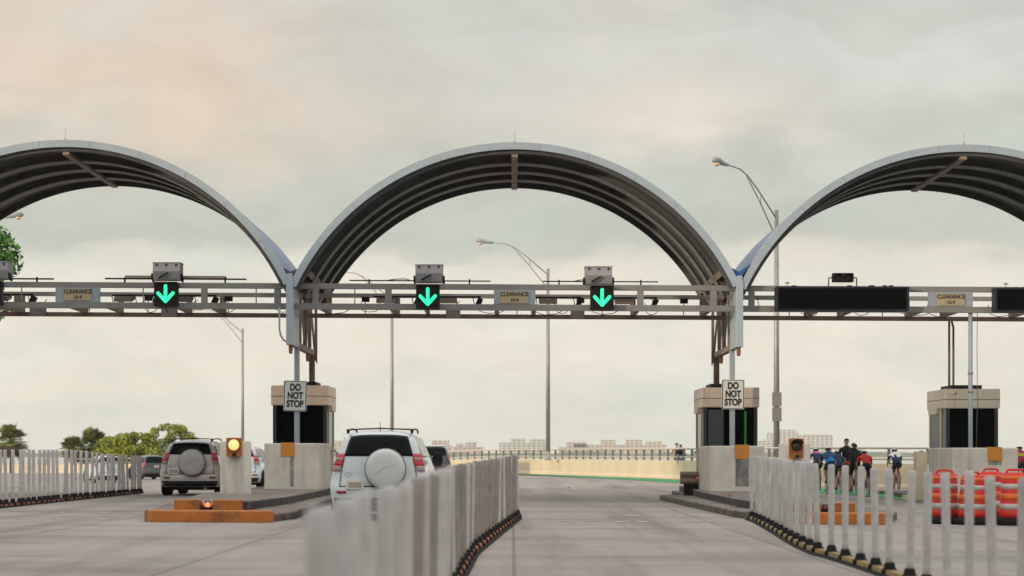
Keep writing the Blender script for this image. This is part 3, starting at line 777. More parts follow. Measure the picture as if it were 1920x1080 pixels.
# left fence
g = 'posts of the left fence'; lab = 'slim grey tubular post in the left fence before the parked looking van'
lab = 'slim grey tubular post in the straight fence at the far left'
lp = [(-11.2, 45-i*.0) for i in range(1)]
kerb_strip([(-11.2, 43.5+i*2) for i in range(10)], 'low rust brown and black kerb under the left fence of posts', mat('rust_kerb', (.22, .07, .03), .7, var=.3, scale=4, world=True))
for i in range(37):
    Y = 43.5+i*.515; px = 960-11.2*F/Y
    H = lerp_tab([(0, 1.28), (122, 1.30), (165, 1.27), (200, 1.19), (262, 1.15)], px)
    post(-11.2+random.Random(i).uniform(-.03, .03), Y+random.Random(i+9).uniform(-.05, .05), H, i, lab, g, post_l)
# right fence: the bases were read from the photograph and turned into ground points
RF = [(1410, 976), (1418.5, 979), (1425, 982), (1432, 985.5), (1440, 990), (1448, 994.5), (1456, 999), (1464, 1003.5), (1474, 1010), (1483, 1015.5), (1493, 1021), (1504, 1027), (1518, 1033.5), (1533.5, 1040)]
rp = []
for (px, py) in RF:
    s = (py-HZ-CS*(px-960))/CH; rp.append(((px-960)/s, F/s))
for px, Y in ((1559, 24.7), (1585, 23.7), (1613, 22.7), (1642, 21.7), (1668, 20.8), (1705, 19.7), (1737, 18.7), (1777, 17.7), (1817, 16.8), (1863, 15.8), (1914, 14.8), (1972, 13.8), (2035, 12.8), (2110, 11.9)):
    rp.append(((px-960)/F*Y, Y))
g = 'posts of the right fence'; lab = 'slim pale grey tubular post in the fence on the right'
kerb_strip([(a, b) for a, b in rp][::-1]+[(rp[0][0]+.03, rp[0][1]+.6)], 'low yellow and black kerb under the right-hand fence of posts', mat('yellow_kerb', (.27, .18, .05), .7, var=.3, scale=4, world=True))
for i, (x, y) in enumerate(rp):
    H = lerp_tab([(14.8, 1.075), (20, 1.09), (26, 1.14), (33, 1.19), (40, 1.24)], y)
    if 1800 < 960+x*F/y < 1830: H += .03
    post(x, y, H, 100+i, lab, g)
# middle fence
g = 'posts of the middle fence'; lab = 'grey tubular post in the fence running past the camera in the middle'
mp_ = []
Y = 39.3
while Y > 5.0:
    X = lerp_tab([(4, -.50), (10, -.55), (20, -.545), (25.1, -.50), (31, -.26), (39.3, .10)], Y)
    mp_.append((X, Y)); Y -= (.9 if Y > 16 else 1.05)
kerb_strip(mp_[::-1], 'low orange and black kerb under the middle fence of posts', mat('orange_kerb', (.42, .11, .03), .7, var=.3, scale=4, world=True))
for i, (x, y) in enumerate(mp_):
    H = lerp_tab([(4, 1.10), (5.5, 1.085), (8, 1.08), (25, 1.13), (34, 1.19), (39.3, 1.225)], y)
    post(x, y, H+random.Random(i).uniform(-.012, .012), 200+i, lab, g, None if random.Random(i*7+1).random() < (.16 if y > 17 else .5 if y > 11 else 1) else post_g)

# ---------------------------------------------------------------- traffic barrels
bar_o = streaks(mat('barrel_orange', (.62, .018, .010), .6, var=.18, scale=5), (.28, .03, .02), .7, 3.5, .5, .7, (1, 1, .6))
bar_refl_o = mat('barrel_orange_band', (.68, .12, .022), .4, var=.06, scale=6)
bar_refl_w = mat('barrel_white_band', (.46, .42, .39), .45, var=.15, scale=6)
def barrel(px, y, H, rot, lab, first=None, rz=0):
    X = WX(px, y)
    if first: t = copy_tree(first); t['label'] = lab
    else:
        t = thing('traffic_barrel', lab, 'traffic barrel', group='orange barrels on the right')
        MB().lathe([(.33, 0), (.34, .04), (.33, .1), (.285, .13), (.26, .14)], 28).build('rubber_base', black_m, t)
        mb = MB()
        rs = [(.268, .12), (.264, .25), (.256, .26), (.252, .40), (.254, .42), (.247, .43), (.243, .58), (.245, .60), (.238, .61), (.234, .76), (.236, .78), (.229, .79), (.226, .885), (.19, .925), (0, .935)]
        mb.lathe(rs, 28); mb.build('drum', bar_o, t)
        for (r, z0, z1, mm) in ((.2585, .275, .385, bar_refl_w), (.2495, .445, .565, bar_refl_o), (.2405, .64, .735, bar_refl_w), (.2305, .80, .88, bar_refl_o)):
            MB().lathe([(r, z0), (r, z1)], 28).build('reflective_band', mm, t)
        MB().tube([(-.15, 0, .92), (-.13, 0, .965), (-.10, 0, .98), (.10, 0, .98), (.13, 0, .965), (.15, 0, .92)], .021, 8).build('handle', bar_o, t)
    t.location = (X, y, zg(X, y)); t.rotation_euler = (0, rot, rz); t.scale = (1, 1, H)
    return t
b0 = barrel(1771, 37.6, 1.0, 0, 'orange and white striped barrel leftmost of the four')
barrel(1824, 37.2, .97, R(1.5), 'orange and white striped barrel leaning slightly, second from the left', b0, R(40))
barrel(1858, 39.4, 1.02, 0, 'orange and white striped barrel standing behind the others', b0, R(10))
barrel(1902, 37.0, 1.02, 0, 'orange and white striped barrel rightmost at the edge of the picture', b0, R(0))

# ---------------------------------------------------------------- street lamps
def lamp(px, pyt, Y, base_z, side, lab, arm=True, first=None):
    X = WX(px, Y); H = WZ(pyt, Y)-base_z
    if first:
        t = copy_tree(first); t['label'] = lab
    else:
        t = thing('street_lamp', lab, 'street lamp', group='tall street lamps along the parapet')
        H0 = 11.0; t['h'] = H0
        mb = MB(); mb.tube([(0, 0, 0), (0, 0, H0)], [.13, .085], 14); mb.build('pole', galv, t)
        MB().lathe([(.2, 0), (.2, .06), (.15, .1), (.14, .5)], 12).build('base', galv, t)
        arm1 = [(0, 0, H0-.35), (-1.25, 0, H0+.72), (-1.9, 0, H0+1.2), (-2.4, 0, H0+1.42), (-3.3, 0, H0+1.52)]
        arm2 = [(0, 0, H0-1.15), (-1.15, 0, H0+.28), (-1.75, 0, H0+.95), (-2.05, 0, H0+1.25)]
        MB().tube(arm1, .028, 8).build('arm', galv, t); MB().tube(arm2, .025, 8).build('arm', galv, t)
        MB().tube([(-1.05, 0, H0+.16), (-1.05, 0, H0+.54)], .014, 6).build('tie', galv, t)
        hd = MB().tube([(-3.15, 0, H0+1.50), (-3.45, 0, H0+1.53), (-3.75, 0, H0+1.6), (-4.05, 0, H0+1.63), (-4.15, 0, H0+1.6)], [.05, .09, .14, .13, .03], 14).build('lamp_head', mat('lamp_head_grey', (.34, .34, .35), .5), t)
        MB().lathe([(.13, 0), (.12, -.07), (.07, -.12), (0, -.135)], 14, (-3.9, 0, H0+1.5)).build('lens', mat('lamp_lens', (.75, .55, .38), .15), hd)
    t.location = (X, Y, base_z); t.rotation_euler = (0, 0, 0); t.scale = (side*H/11.0, H/11.0, H/11.0)
    return t
lA = lamp(1456, 394, 92, .0, 1, 'nearest tall street lamp rising left of the right canopy')
lA.rotation_euler = (0, 0, R(46))
lB = None
lamp(1027.5, 504, 126, .9, 1, 'tall street lamp standing on the parapet under the middle canopy', first=lA)
lamp(735, 553, 146, .6, 1, 'tall street lamp rising behind the white SUV', first=lA)
lamp(455, 616, 186, .1, 1, 'small far street lamp between the lit beacon and the silver SUV', first=lA)
lamp(-122, 467, 106, -.3, -1, 'street lamp head poking in at the left edge below the left canopy', first=lA)
t = thing('pole_sign', 'two narrow signs seen edge on, strapped to the nearest lamp pole', 'sign', (WX(1456, 92), 91.8, WZ(792, 92)))
for z in (.05, .72): MB().box(-.22, .2, -.03, .03, z, z+.62).build('plate', mat('sign_back', (.2, .19, .18), .6), t)

# ---------------------------------------------------------------- vehicles
tail_red = mat('tail_red', (.32, .012, .018), .2, coat=.3, emit=(1, .03, .05), es=.10)
tail_clear = mat('tail_clear', (.36, .22, .22), .2, coat=.3)
refl_red = mat('reflector_red', (.35, .02, .03), .3)
car_glass = mat('car_glass', (.003, .004, .005), .06, spec=.10)
tyre_m = mat('tyre', (.009, .009, .009), .85, spec=.15)
rim_m = mat('wheel_rim', (.35, .35, .36), .35, .8)
plas_m = mat('bumper_plastic', (.012, .012, .013), .7, spec=.2)
plate_w = mat('plate_white', (.62, .62, .58), .4, var=.05)
def car(name, label, cat, loc, rz, paint, L=4.5, W=1.82, H=1.66, spare=None, roof=None, rails=True, rear=None, gz0=1.14, plate=True, hood=.95, low=False, decal=None):
    t = thing(name, label, cat, loc, rz)
    # side outline, rear is y=0, front is y=L; points (y, z)
    rb = [(.03, .26), (.0, .42), (-.02, .62), (.05, .68), (.07, .85), (.10, gz0), (.21, H-.2), (.29, H-.09), (.44, H-.03)]
    topl = [(1.0, H), (1.9, H-.005), (2.5, H-.06), (3.35, hood+.16), (3.5, hood+.08), (L-.5, hood-.06), (L-.1, hood-.22), (L, .62), (L-.03, .32)]
    prof = rb+topl+[(L-.35, .24), (.4, .24)]
    def hw(z):
        zr = [(0, .90), (.24, .93), (.45, .985), (.7, 1.0), (gz0-.26, .965), (gz0-.1, .92), (gz0, .885), (gz0+.08, .86), (H-.17, .745), (H-.07, .69), (H-.02, .62), (H, .56)]
        return lerp_tab(zr, z)*W/2
    nt_ = 21; mb = MB(); mb.smooth = True
    def pos(i, tt, off=0.0, p=None):
        y, z = p if p else prof[i]
        w = hw(z); s = abs(tt)
        e = (s**5)
        cy = y + ((L/2-y)/(L/2))*.16*e*(1 if z > .3 else .6)   # corners wrap round
        cz = z - (0.05*s**3 if z > H-.12 else 0)
        q = Vector((tt*w, cy, cz))
        return q
    ts = [math.sin(PI/2*(2*k/(nt_-1)-1)) for k in range(nt_)]
    for i in range(len(prof)):
        for tt in ts: mb.v.append(tuple(pos(i, tt)))
    m_ = len(prof)
    for i in range(m_):
        j = (i+1) % m_
        for k in range(nt_-1): mb.face([i*nt_+k, i*nt_+k+1, j*nt_+k+1, j*nt_+k])
    mb.smooth = False
    mb.face([i*nt_ for i in range(m_)]); mb.face([i*nt_+nt_-1 for i in range(m_)][::-1])
    body = mb.build('body', paint, t)
    # rear skin patches follow the body surface
    rearpts = rb
    def rp_(z):
        for (y0, z0), (y1, z1) in zip(rearpts, rearpts[1:]):
            if z0 <= z <= z1: return y0+(y1-y0)*(z-z0)/(z1-z0)
        return rearpts[-1][0]
    def patch(name, m, t0, t1, z0, z1, off=.008, nx=10, nz=6, taper=0.0, parent=t, rnd=0.0):
        pm_ = MB(); pm_.smooth = True
        for a in range(nz+1):
            z = z0+(z1-z0)*a/nz
            for b in range(nx+1):
                f = b/nx; lo, hi = t0, t1
                if taper: 
                    c = (t0+t1)/2; k_ = 1-taper*(a/nz); lo, hi = c+(t0-c)*k_, c+(t1-c)*k_
                tt = lo+(hi-lo)*f
                q = pos(0, tt, p=(rp_(z), z))
                pm_.v.append((q.x*(1+off*.3), q.y-off, q.z))
        for a in range(nz):
            for b in range(nx): q = a*(nx+1)+b; pm_.face([q, q+1, q+nx+2, q+nx+1])
        o = pm_.build(name, m, parent); s_ = o.modifiers.new('s', 'SOLIDIFY'); s_.thickness = .012; s_.offset = 0
        return o
    win = patch('rear_window', car_glass, -.81, .81, gz0+.05, H-.09, .012, 16, 8)
    # tailgate seam: thin dark outline under the window
    seam = mat('seam_dark', (.03, .03, .032), .6)
    lo = .62
    for (a, b, c, d) in ((-.79, .79, lo, lo+.018), (-.80, -.788, lo, gz0), (.788, .80, lo, gz0)): patch('tailgate_seam', seam, a, b, c, d, .004, 6, 3)
    patch('bumper_lower', plas_m, -.93, .93, .27, .42, .012, 12, 2)
    for s in (-1, 1):
        a, b = sorted((s*.80, s*.995))
        l = patch('tail_light', tail_red, a, b, gz0-.13, gz0+.09, .022, 6, 6)
        a2, b2 = sorted((s*.82, s*.985))
        patch('clear_lens', tail_clear, a2, b2, gz0-.23, gz0-.13, .02, 6, 3, parent=t)
        patch('reversing_band', tail_clear, a2, b2, gz0-.03, gz0+.015, .03, 6, 1, parent=l)
        a3, b3 = sorted((s*.66, s*.86)); patch('reflector', refl_red, a3, b3, .50, .55, .016, 4, 1)
        # side windows, mirrors, arches
        sw = MB(); z0, z1 = gz0+.05, H-.14
        for (ya, yb, yc, yd) in ((.42, 1.0, 1.05, .55), (1.1, 1.95, 1.95, 1.15), (2.05, 3.1, 2.5, 2.05)):
            n = len(sw.v)
            for (y, z) in ((ya, z0), (yb, z0), (yc, z1), (yd, z1)): sw.v.append((s*(hw(z)+.012), y, z))
            sw.face([n, n+1, n+2, n+3])
        sw.build('side_window', car_glass, t)
        mr = MB().cbox((s*(W/2+.06), 2.95, gz0+.04), (.19, .1, .16)).build('door_mirror', plas_m, t, bevel=.03)
        for y in (.82, L-.85):
            wh = thing_child('wheel', t, (s*(W/2-.11), y, .34))
            MB().lathe([(.2, -.12), (.31, -.135), (.345, -.11), (.345, .11), (.31, .135), (.2, .12)], 26, (0, 0, 0), 'x').build('tyre', tyre_m, wh)
            MB().lathe([(.21, -.1), (.17, -.08), (.05, -.09), (0, -.09)] if s < 0 else [(0, .09), (.05, .09), (.17, .08), (.21, .1)], 20, (0, 0, 0), 'x').build('rim', rim_m, wh)
            MB().lathe([(.42, -.012), (.42, .012)], 26, (s*(W/2*.985-.02), y, .36), 'x').build('wheel_arch', plas_m, t)
    MB().box(-W/2+.25, W/2-.25, .25, L-.4, .16, .27).build('underbody', plas_m, t)
    MB().tube([(.45, .0, .2), (.45, .4, .2)], .03, 10).build('exhaust', rim_m, t)
    if rails:
        rm = mat('roof_rail_dark', (.03, .03, .03), .5) if rails == 'dark' else mat('roof_rail', (.35, .35, .36), .35, .7)
        for s in (-1, 1):
            x = s*W/2*.66
            MB().tube([(x, .42, H-.06), (x, .56, H-.005), (x, 1.4, H+.03), (x, 2.3, H+.02), (x, 2.4, H-.04)], .018, 8).build('roof_rail', rm, t)
            MB().cbox((x, .5, H-.02), (.05, .16, .07)).build('rail_foot', plas_m, t, bevel=.01)
        for y in (.75,): MB().tube([(-W/2*.66, y, H+.012), (0, y, H+.035), (W/2*.66, y, H+.012)], .014, 8).build('crossbar', rm, t)
    MB().tube([(0, .55, H-.02), (.0, .5, H+.16)], [.008, .003], 6).build('antenna', plas_m, t)
    if spare:
        sx, r, sm_, zc = spare
        s = thing_child('spare_wheel', t, (sx, -.02, zc))
        MB().lathe([(r*.96, .08), (r+.012, .0), (r+.012, -.09), (r-.015, -.10)], 36, (0, 0, 0), 'y').build('cover_rim', mat('cover_shadow', (.16, .165, .165), .5), s)
        MB().lathe([(r-.004, -.08), (r-.01, -.13), (r-.04, -.165), (r*.7, -.182), (r*.4, -.19), (0, -.192)], 36, (0, 0, 0), 'y').build('cover', sm_, s)
        MB().tube([(-r*.45, -.187, -r*.25), (-r*.1, -.196, .02), (r*.15, -.195, r*.16), (r*.5, -.188, r*.22)], .006, 6).build('cover_seam', sm_, s)
    if plate:
        px_, pz_ = plate if isinstance(plate, tuple) else (0, .8)
        p = MB().box(px_-.165, px_+.165, -.045, .0, pz_-.085, pz_+.085).build('licence_plate', plate_w, t, bevel=.006)
        MB().box(px_-.12, px_+.12, -.05, -.0452, pz_-.05, pz_+.045).build('plate_print', mat('plate_green', (.22, .33, .26), .5, var=.6, scale=22, col2=(.6, .32, .2)) if spare else mat('plate_dark', (.3, .32, .33), .5, var=.4, scale=30), p)
    # wiper and badge
    MB().tube([(0, .06, gz0+.03), (.18, .075, gz0+.06), (.42, .085, gz0+.07)], .008, 6).build('wiper', plas_m, t)
    if spare:
        bd = MB(); bd.tube([(-.56+.055*math.cos(a*PI/8), .045, .86+.035*math.sin(a*PI/8)) for a in range(17)], .006, 6); bd.build('badge', mat('badge_chrome', (.45, .45, .46), .3, .9), t)
    return t
def thing_child(name, parent, loc):
    o = bpy.data.objects.new(name, None); COL.objects.link(o); o.parent = parent; o.location = loc; o.empty_display_size = .1; return o
white_car = mat('car_white', (.56, .61, .61), .28, var=.02, coat=.6, scale=1)
silver_car = mat('car_silver', (.47, .455, .43), .32, .05, var=.03, coat=.6, scale=1)
def at(px, Y): X = WX(px, Y); return (X, Y, zg(X, Y))
car('parked_car', 'white SUV with round white spare wheel cover waiting at the middle left booth', 'SUV', at(709, 37.7), R(-.6), white_car, W=1.80, H=1.67, spare=(.14, .37, mat('cover_white', (.58, .61, .58), .35, var=.03, coat=.3), .95), rails='dark', plate=(-.42, .66))
bpy.data.objects['parked_car'].name = 'sport_utility_car'
car('sport_utility_car', 'silver grey SUV with round spare wheel cover and roof rails on the left lane', 'SUV', at(355, 59), R(0), silver_car, W=1.75, H=1.62, spare=(0.09, .385, mat('cover_silver', (.46, .445, .42), .35, .0, var=.03, coat=.3), .95), rails='dark', plate=(-.45, .70))
car('sport_utility_car', 'pale blue white car half hidden behind the pillar with the lit beacon', 'car', at(441, 74), R(0), mat('car_pale_blue', (.50, .58, .63), .28, coat=.6), W=1.84, H=1.6, rails=False, plate=True)
car('sport_utility_car', 'small dark tailgate SUV driving away beyond the left fence', 'SUV', at(291, 145), R(24), [mat('car_beige', (.05, .055, .06), .3, coat=.5)][0], W=1.85, H=1.72, rails=False, plate=(.1, .92))
car('minivan', 'white minivan with green stickers on its rear seen through the left fence', 'minivan', at(206, 117), R(20), white_car, W=1.8, H=1.58, rails=False, plate=False)
jp = car('jeep', 'boxy off-road car with white hardtop and black spare wheel beyond the middle fence', 'off-road car', at(819, 127), R(12), mat('jeep_grey', (.09, .10, .11), .4, coat=.3), W=1.84, H=1.86, gz0=1.24, rails=False, spare=(0, .36, tyre_m, 1.0), plate=(-.55, .8))
MB().box(-.72, .72, .3, 2.6, 1.83, 1.93).build('hardtop', white_car, jp, bevel=.05)
for o in [c for c in bpy.data.objects if c.name.startswith('minivan')]:
    for (x, z, w, h) in ((-.35, 1.15, .3, .2), (.25, 1.18, .25, .18), (.1, .75, .4, .24)):
        s_ = MB().box(x-w/2, x+w/2, .0, .02, z-h/2, z+h/2).build('sticker', mat('sticker_green', (.02, .22, .12), .5, var=.5, scale=14, col2=(.5, .55, .5)), o)
        s_.location = (0, (.09 if z > 1 else .035)-.06, 0)

# ---------------------------------------------------------------- people and bicycles
skin = mat('skin', (.50, .29, .19), .6, var=.06)
hair_m = mat('hair_dark', (.02, .015, .012), .6)
cloth = {}
def cl(name, c): return mat('cloth_'+name, c, .85, var=.15, scale=12)
def body_mesh(name, verts, edges, mats, region, parent=None, sub=1):
    me = bpy.data.meshes.new('skel'); me.from_pydata([v[0] for v in verts], edges, [])
    o = bpy.data.objects.new('skel', me); COL.objects.link(o)
    md = o.modifiers.new('s', 'SKIN'); md.use_smooth_shade = True
    for i, v in enumerate(verts):
        r = v[1] if isinstance(v[1], tuple) else (v[1], v[1])
        me.skin_vertices[0].data[i].radius = r
        me.skin_vertices[0].data[i].use_root = (i == 0)
    o.modifiers.new('u', 'SUBSURF').levels = sub
    dg = bpy.context.evaluated_depsgraph_get()
    nm = bpy.data.meshes.new_from_object(o.evaluated_get(dg)); nm.name = name
    bpy.data.objects.remove(o); bpy.data.meshes.remove(me)
    nm.materials.clear()
    for m in mats: nm.materials.append(m)
    V = [Vector(v[0]) for v in verts]
    for p in nm.polygons:
        c = p.center; best = 1e9; bi = 0
        for (a, b) in edges:
            d = V[b]-V[a]; t_ = max(0, min(1, (c-V[a]).dot(d)/max(1e-9, d.length_squared))); q = V[a]+d*t_
            rr = (verts[a][2], verts[b][2])[1 if t_ > .5 else 0]
            dist = (c-q).length
            if dist < best: best = dist; bi = rr
        p.material_index = bi if not callable(region) else region(bi, c); p.use_smooth = True
    ob = bpy.data.objects.new(name, nm); COL.objects.link(ob)
    if parent is not None: ob.parent = parent
    return ob
# region indexes: 0 skin, 1 top, 2 bottoms, 3 shoes, 4 accent
def fig(label, loc, rz, J, top, bottom, shoes, accent=None, hair='helmet', hcol=None, sleeves='short', legs='short', scale=1.0, girth=1.0, accent_fn=None):
    G = girth
    v = []; e = []
    def add(p, r, reg): v.append((tuple(p), r, reg)); return len(v)-1
    def lk(*ids):
        for a, b in zip(ids, ids[1:]): e.append((a, b))
    Lp = lambda a, b, k: tuple(Vector(a).lerp(Vector(b), k))
    pel = add(J['pelvis'], (.145*G, .115*G), 2); wa = add(Lp(J['pelvis'], J['chest'], .42), (.13*G, .105*G), 1)
    ch = add(J['chest'], (.165*G, .12*G), 1); nb = add(J['neck'], (.065, .065), 1)
    hd0 = add(Lp(J['neck'], J['head'], .5), (.052, .055), 0); hd1 = add(Lp(J['neck'], J['head'], .85), (.07, .08), 0); hd2 = add(J['head'], (.078, .092), 0)
    up = (Vector(J['head'])-Vector(J['neck'])).normalized(); hd3 = add(Vector(J['head'])+up*.075, (.06, .072), 0)
    lk(pel, wa, ch, nb, hd0, hd1, hd2, hd3)
    for s in ('L', 'R'):
        sg = -1 if s == 'L' else 1
        sh = add(J['sh'+s], .062*G, 1)
        mid_ = add(Lp(J['sh'+s], J['el'+s], .55), .05*G, 1 if sleeves != 'none' else 0)
        el = add(J['el'+s], .04, 1 if sleeves == 'long' else 0); wr = add(J['wr'+s], .027, 1 if sleeves == 'long' else 0)
        hp = add(J['ha'+s], (.038, .02), 0); lk(ch, sh, mid_, el, wr, hp)
        hip = add(J['hip'+s], .095*G, 2); th = add(Lp(J['hip'+s], J['kn'+s], .55), .078*G, 2)
        kn = add(J['kn'+s], .055, 2 if legs == 'long' else 0); ca = add(Lp(J['kn'+s], J['an'+s], .35), .055, 2 if legs == 'long' else 0)
        an = add(J['an'+s], .036, 0); he = add(Vector(J['an'+s])+Vector(J['footdir'])*.03+Vector((0, 0, -.05)), .04, 3); to = add(Vector(J['an'+s])+Vector(J['footdir'])*.17+Vector((0, 0, -.065)), (.045, .028), 3)
        lk(pel, hip, th, kn, ca, an, he, to)
    t = thing('person', label, 'person', loc, rz); t.scale = (scale,)*3
    def reg(bi, c):
        if accent_fn and bi == 1 and accent_fn(c): return 4
        return bi
    b = body_mesh('body', v, e, [skin, top, bottom, shoes, accent or top], reg, t)
    # fingers and thumb on each hand
    for s in ('L', 'R'):
        sg = -1 if s == 'L' else 1
        h = Vector(J['ha'+s]); w = Vector(J['wr'+s]); d = (h-w).normalized(); side = Vector(J['grip']) if 'grip' in J else Vector((0, 1, 0))
        side = (side-d*side.dot(d)).normalized(); nrm = d.cross(side)*sg
        mb = MB()
        for k, ln in enumerate((.062, .072, .068, .05)):
            b0_ = h+side*(.026-.017*k)+d*.012
            mb.tube([b0_, b0_+d*ln*.5+nrm*.006, b0_+d*ln*.85-nrm*.018], [.0095, .009, .006], 6)
        tb = w.lerp(h, .55)+side*.024
        mb.tube([tb, tb+side*.026+d*.018, tb+side*.026+d*.045-nrm*.012], [.011, .010, .007], 6)
        mb.build('fingers', skin, t)
    fd = Vector(J['face']); hc = Vector(J['head']); sd = up.cross(fd).normalized()
    # face: nose, eyes, brows, mouth, ears
    mb = MB(); n_ = hc+fd*.088-up*.0
    mb.tube([n_+up*.02-fd*.01, n_+fd*.012-up*.01, n_-up*.026+fd*.014], [.007, .011, .013], 8); mb.build('nose', skin, t)
    mb = MB()
    for s in (-1, 1): q = hc+fd*.076+sd*.03*s+up*.016; mb.tube([q-fd*.004, q+fd*.008], [.011, .007], 8)
    mb.build('eyes', hair_m, t)
    mb = MB(); q = hc+fd*.082-up*.052; mb.tube([q-sd*.024, q+fd*.004, q+sd*.024], [.004, .006, .004], 6); mb.build('mouth', mat('lips', (.30, .10, .08), .6), t)
    mb = MB()
    for s in (-1, 1): q = hc+sd*.082*s; mb.tube([q+up*.025, q+sd*.008*s-fd*.006, q-up*.03], [.01, .014, .009], 8)
    mb.build('ears', skin, t)
    # hair or helmet as a shell over the skull
    M3 = Matrix((sd, fd, up)).transposed()
    def shell(r, sy, zcut, name, m, lift=.015, back=0.0, jag=0.0, stripes=False):
        s_ = MB(); s_.smooth = True; nu, nv = 18, 8; rnd = random.Random(5)
        for a in range(nv+1):
            th_ = a/nv*zcut
            for k in range(nu):
                ph = 2*PI*k/nu
                rr = r*(1+jag*rnd.uniform(-1, 1))
                zc_ = zcut
                loc_ = Vector((rr*math.sin(th_)*math.cos(ph)*.92, rr*sy*math.sin(th_)*math.sin(ph)-back*math.sin(th_), rr*math.cos(th_)))
                if math.sin(ph) > .1: loc_.z += (.06 if name == 'hair' else .03)*(a/nv)**2*min(1, math.sin(ph)*1.5)
                s_.v.append(tuple(M3 @ loc_+hc+up*lift))
        for a in range(nv):
            for k in range(nu):
                k2 = (k+1) % nu
                s_.cur = 1 if stripes and ((k//2) % 4 == 1) and 1 <= a <= 6 else 0
                s_.face([a*nu+k, a*nu+k2, (a+1)*nu+k2, (a+1)*nu+k])
        s_.cur = 0
        return s_.build(name, m if isinstance(m, list) else [m], t, weld=True)
    if hair == 'helmet':
        shell(.122, 1.22, R(88), 'helmet', [mat('helmet_'+str(hcol), hcol or (.6, .6, .62), .35, coat=.3), mat('helmet_vent', (.03, .03, .035), .6)], .03, .01, stripes=True)
        shell(.096, 1.1, R(112), 'hair', hair_m, .005, .006)
    elif hair == 'cap':
        shell(.099, 1.12, R(92), 'cap', mat('cap_black', (.015, .015, .016), .7), .02, .005)
        shell(.090, 1.1, R(112), 'hair', hair_m, .003, .008)
    else:
        shell(.088, 1.14, R(84), 'hair', hair_m, .026, .018, jag=.07)
    return t
RIDE = dict(pelvis=(0, -.18, .99), chest=(0, .20, 1.27), neck=(0, .31, 1.36), head=(0, .42, 1.43), shL=(-.18, .25, 1.30), shR=(.18, .25, 1.30),
            elL=(-.25, .40, 1.10), elR=(.25, .40, 1.10), wrL=(-.21, .60, 1.0), wrR=(.21, .60, 1.0), haL=(-.205, .67, .985), haR=(.205, .67, .985),
            hipL=(-.09, -.15, .94), hipR=(.09, -.15, .94), knL=(-.11, .16, .60), knR=(.11, .22, .82), anL=(-.11, -.06, .22), anR=(.11, .04, .48),
            footdir=(0, 1, 0), face=(0, .94, -.34), grip=(1, 0, 0))
def vary(J, **k): d = dict(J); d.update(k); return d
RIDE2 = vary(RIDE, knL=(-.12, .22, .82), knR=(.11, .16, .60), anL=(-.11, .04, .48), anR=(.11, -.06, .22))
UPR = vary(RIDE, pelvis=(0, -.2, 1.0), chest=(0, -.06, 1.34), neck=(0, -.02, 1.48), head=(0, .02, 1.58), shL=(-.2, -.04, 1.40), shR=(.2, -.04, 1.40),
           elL=(-.30, .1, 1.16), elR=(.27, .15, 1.14), wrL=(-.24, .36, 1.08), wrR=(.21, .4, 1.08), haL=(-.23, .43, 1.06), haR=(.205, .47, 1.06), face=(-.45, .89, 0),
           knL=(-.13, .1, .58), knR=(.13, .2, .84), anL=(-.13, -.06, .2), anR=(.12, .04, .50))
STAND = dict(pelvis=(0, 0, .96), chest=(0, .01, 1.32), neck=(0, 0, 1.50), head=(0, .02, 1.64), shL=(-.19, 0, 1.42), shR=(.19, 0, 1.42),
             elL=(-.24, -.03, 1.13), elR=(.24, -.03, 1.13), wrL=(-.23, .08, .90), wrR=(.23, .08, .90), haL=(-.225, .11, .83), haR=(.225, .11, .83),
             hipL=(-.09, 0, .90), hipR=(.09, 0, .90), knL=(-.10, .05, .50), knR=(.10, .0, .50), anL=(-.10, .02, .08), anR=(.10, -.12, .09),
             footdir=(0, 1, 0), face=(0, 1, 0), grip=(0, 1, 0))
LEAN = vary(STAND, elL=(-.26, .12, 1.16), elR=(.26, .12, 1.16), wrL=(-.2, .34, 1.18), wrR=(.2, .34, 1.18), haL=(-.17, .4, 1.18), haR=(.17, .4, 1.18))
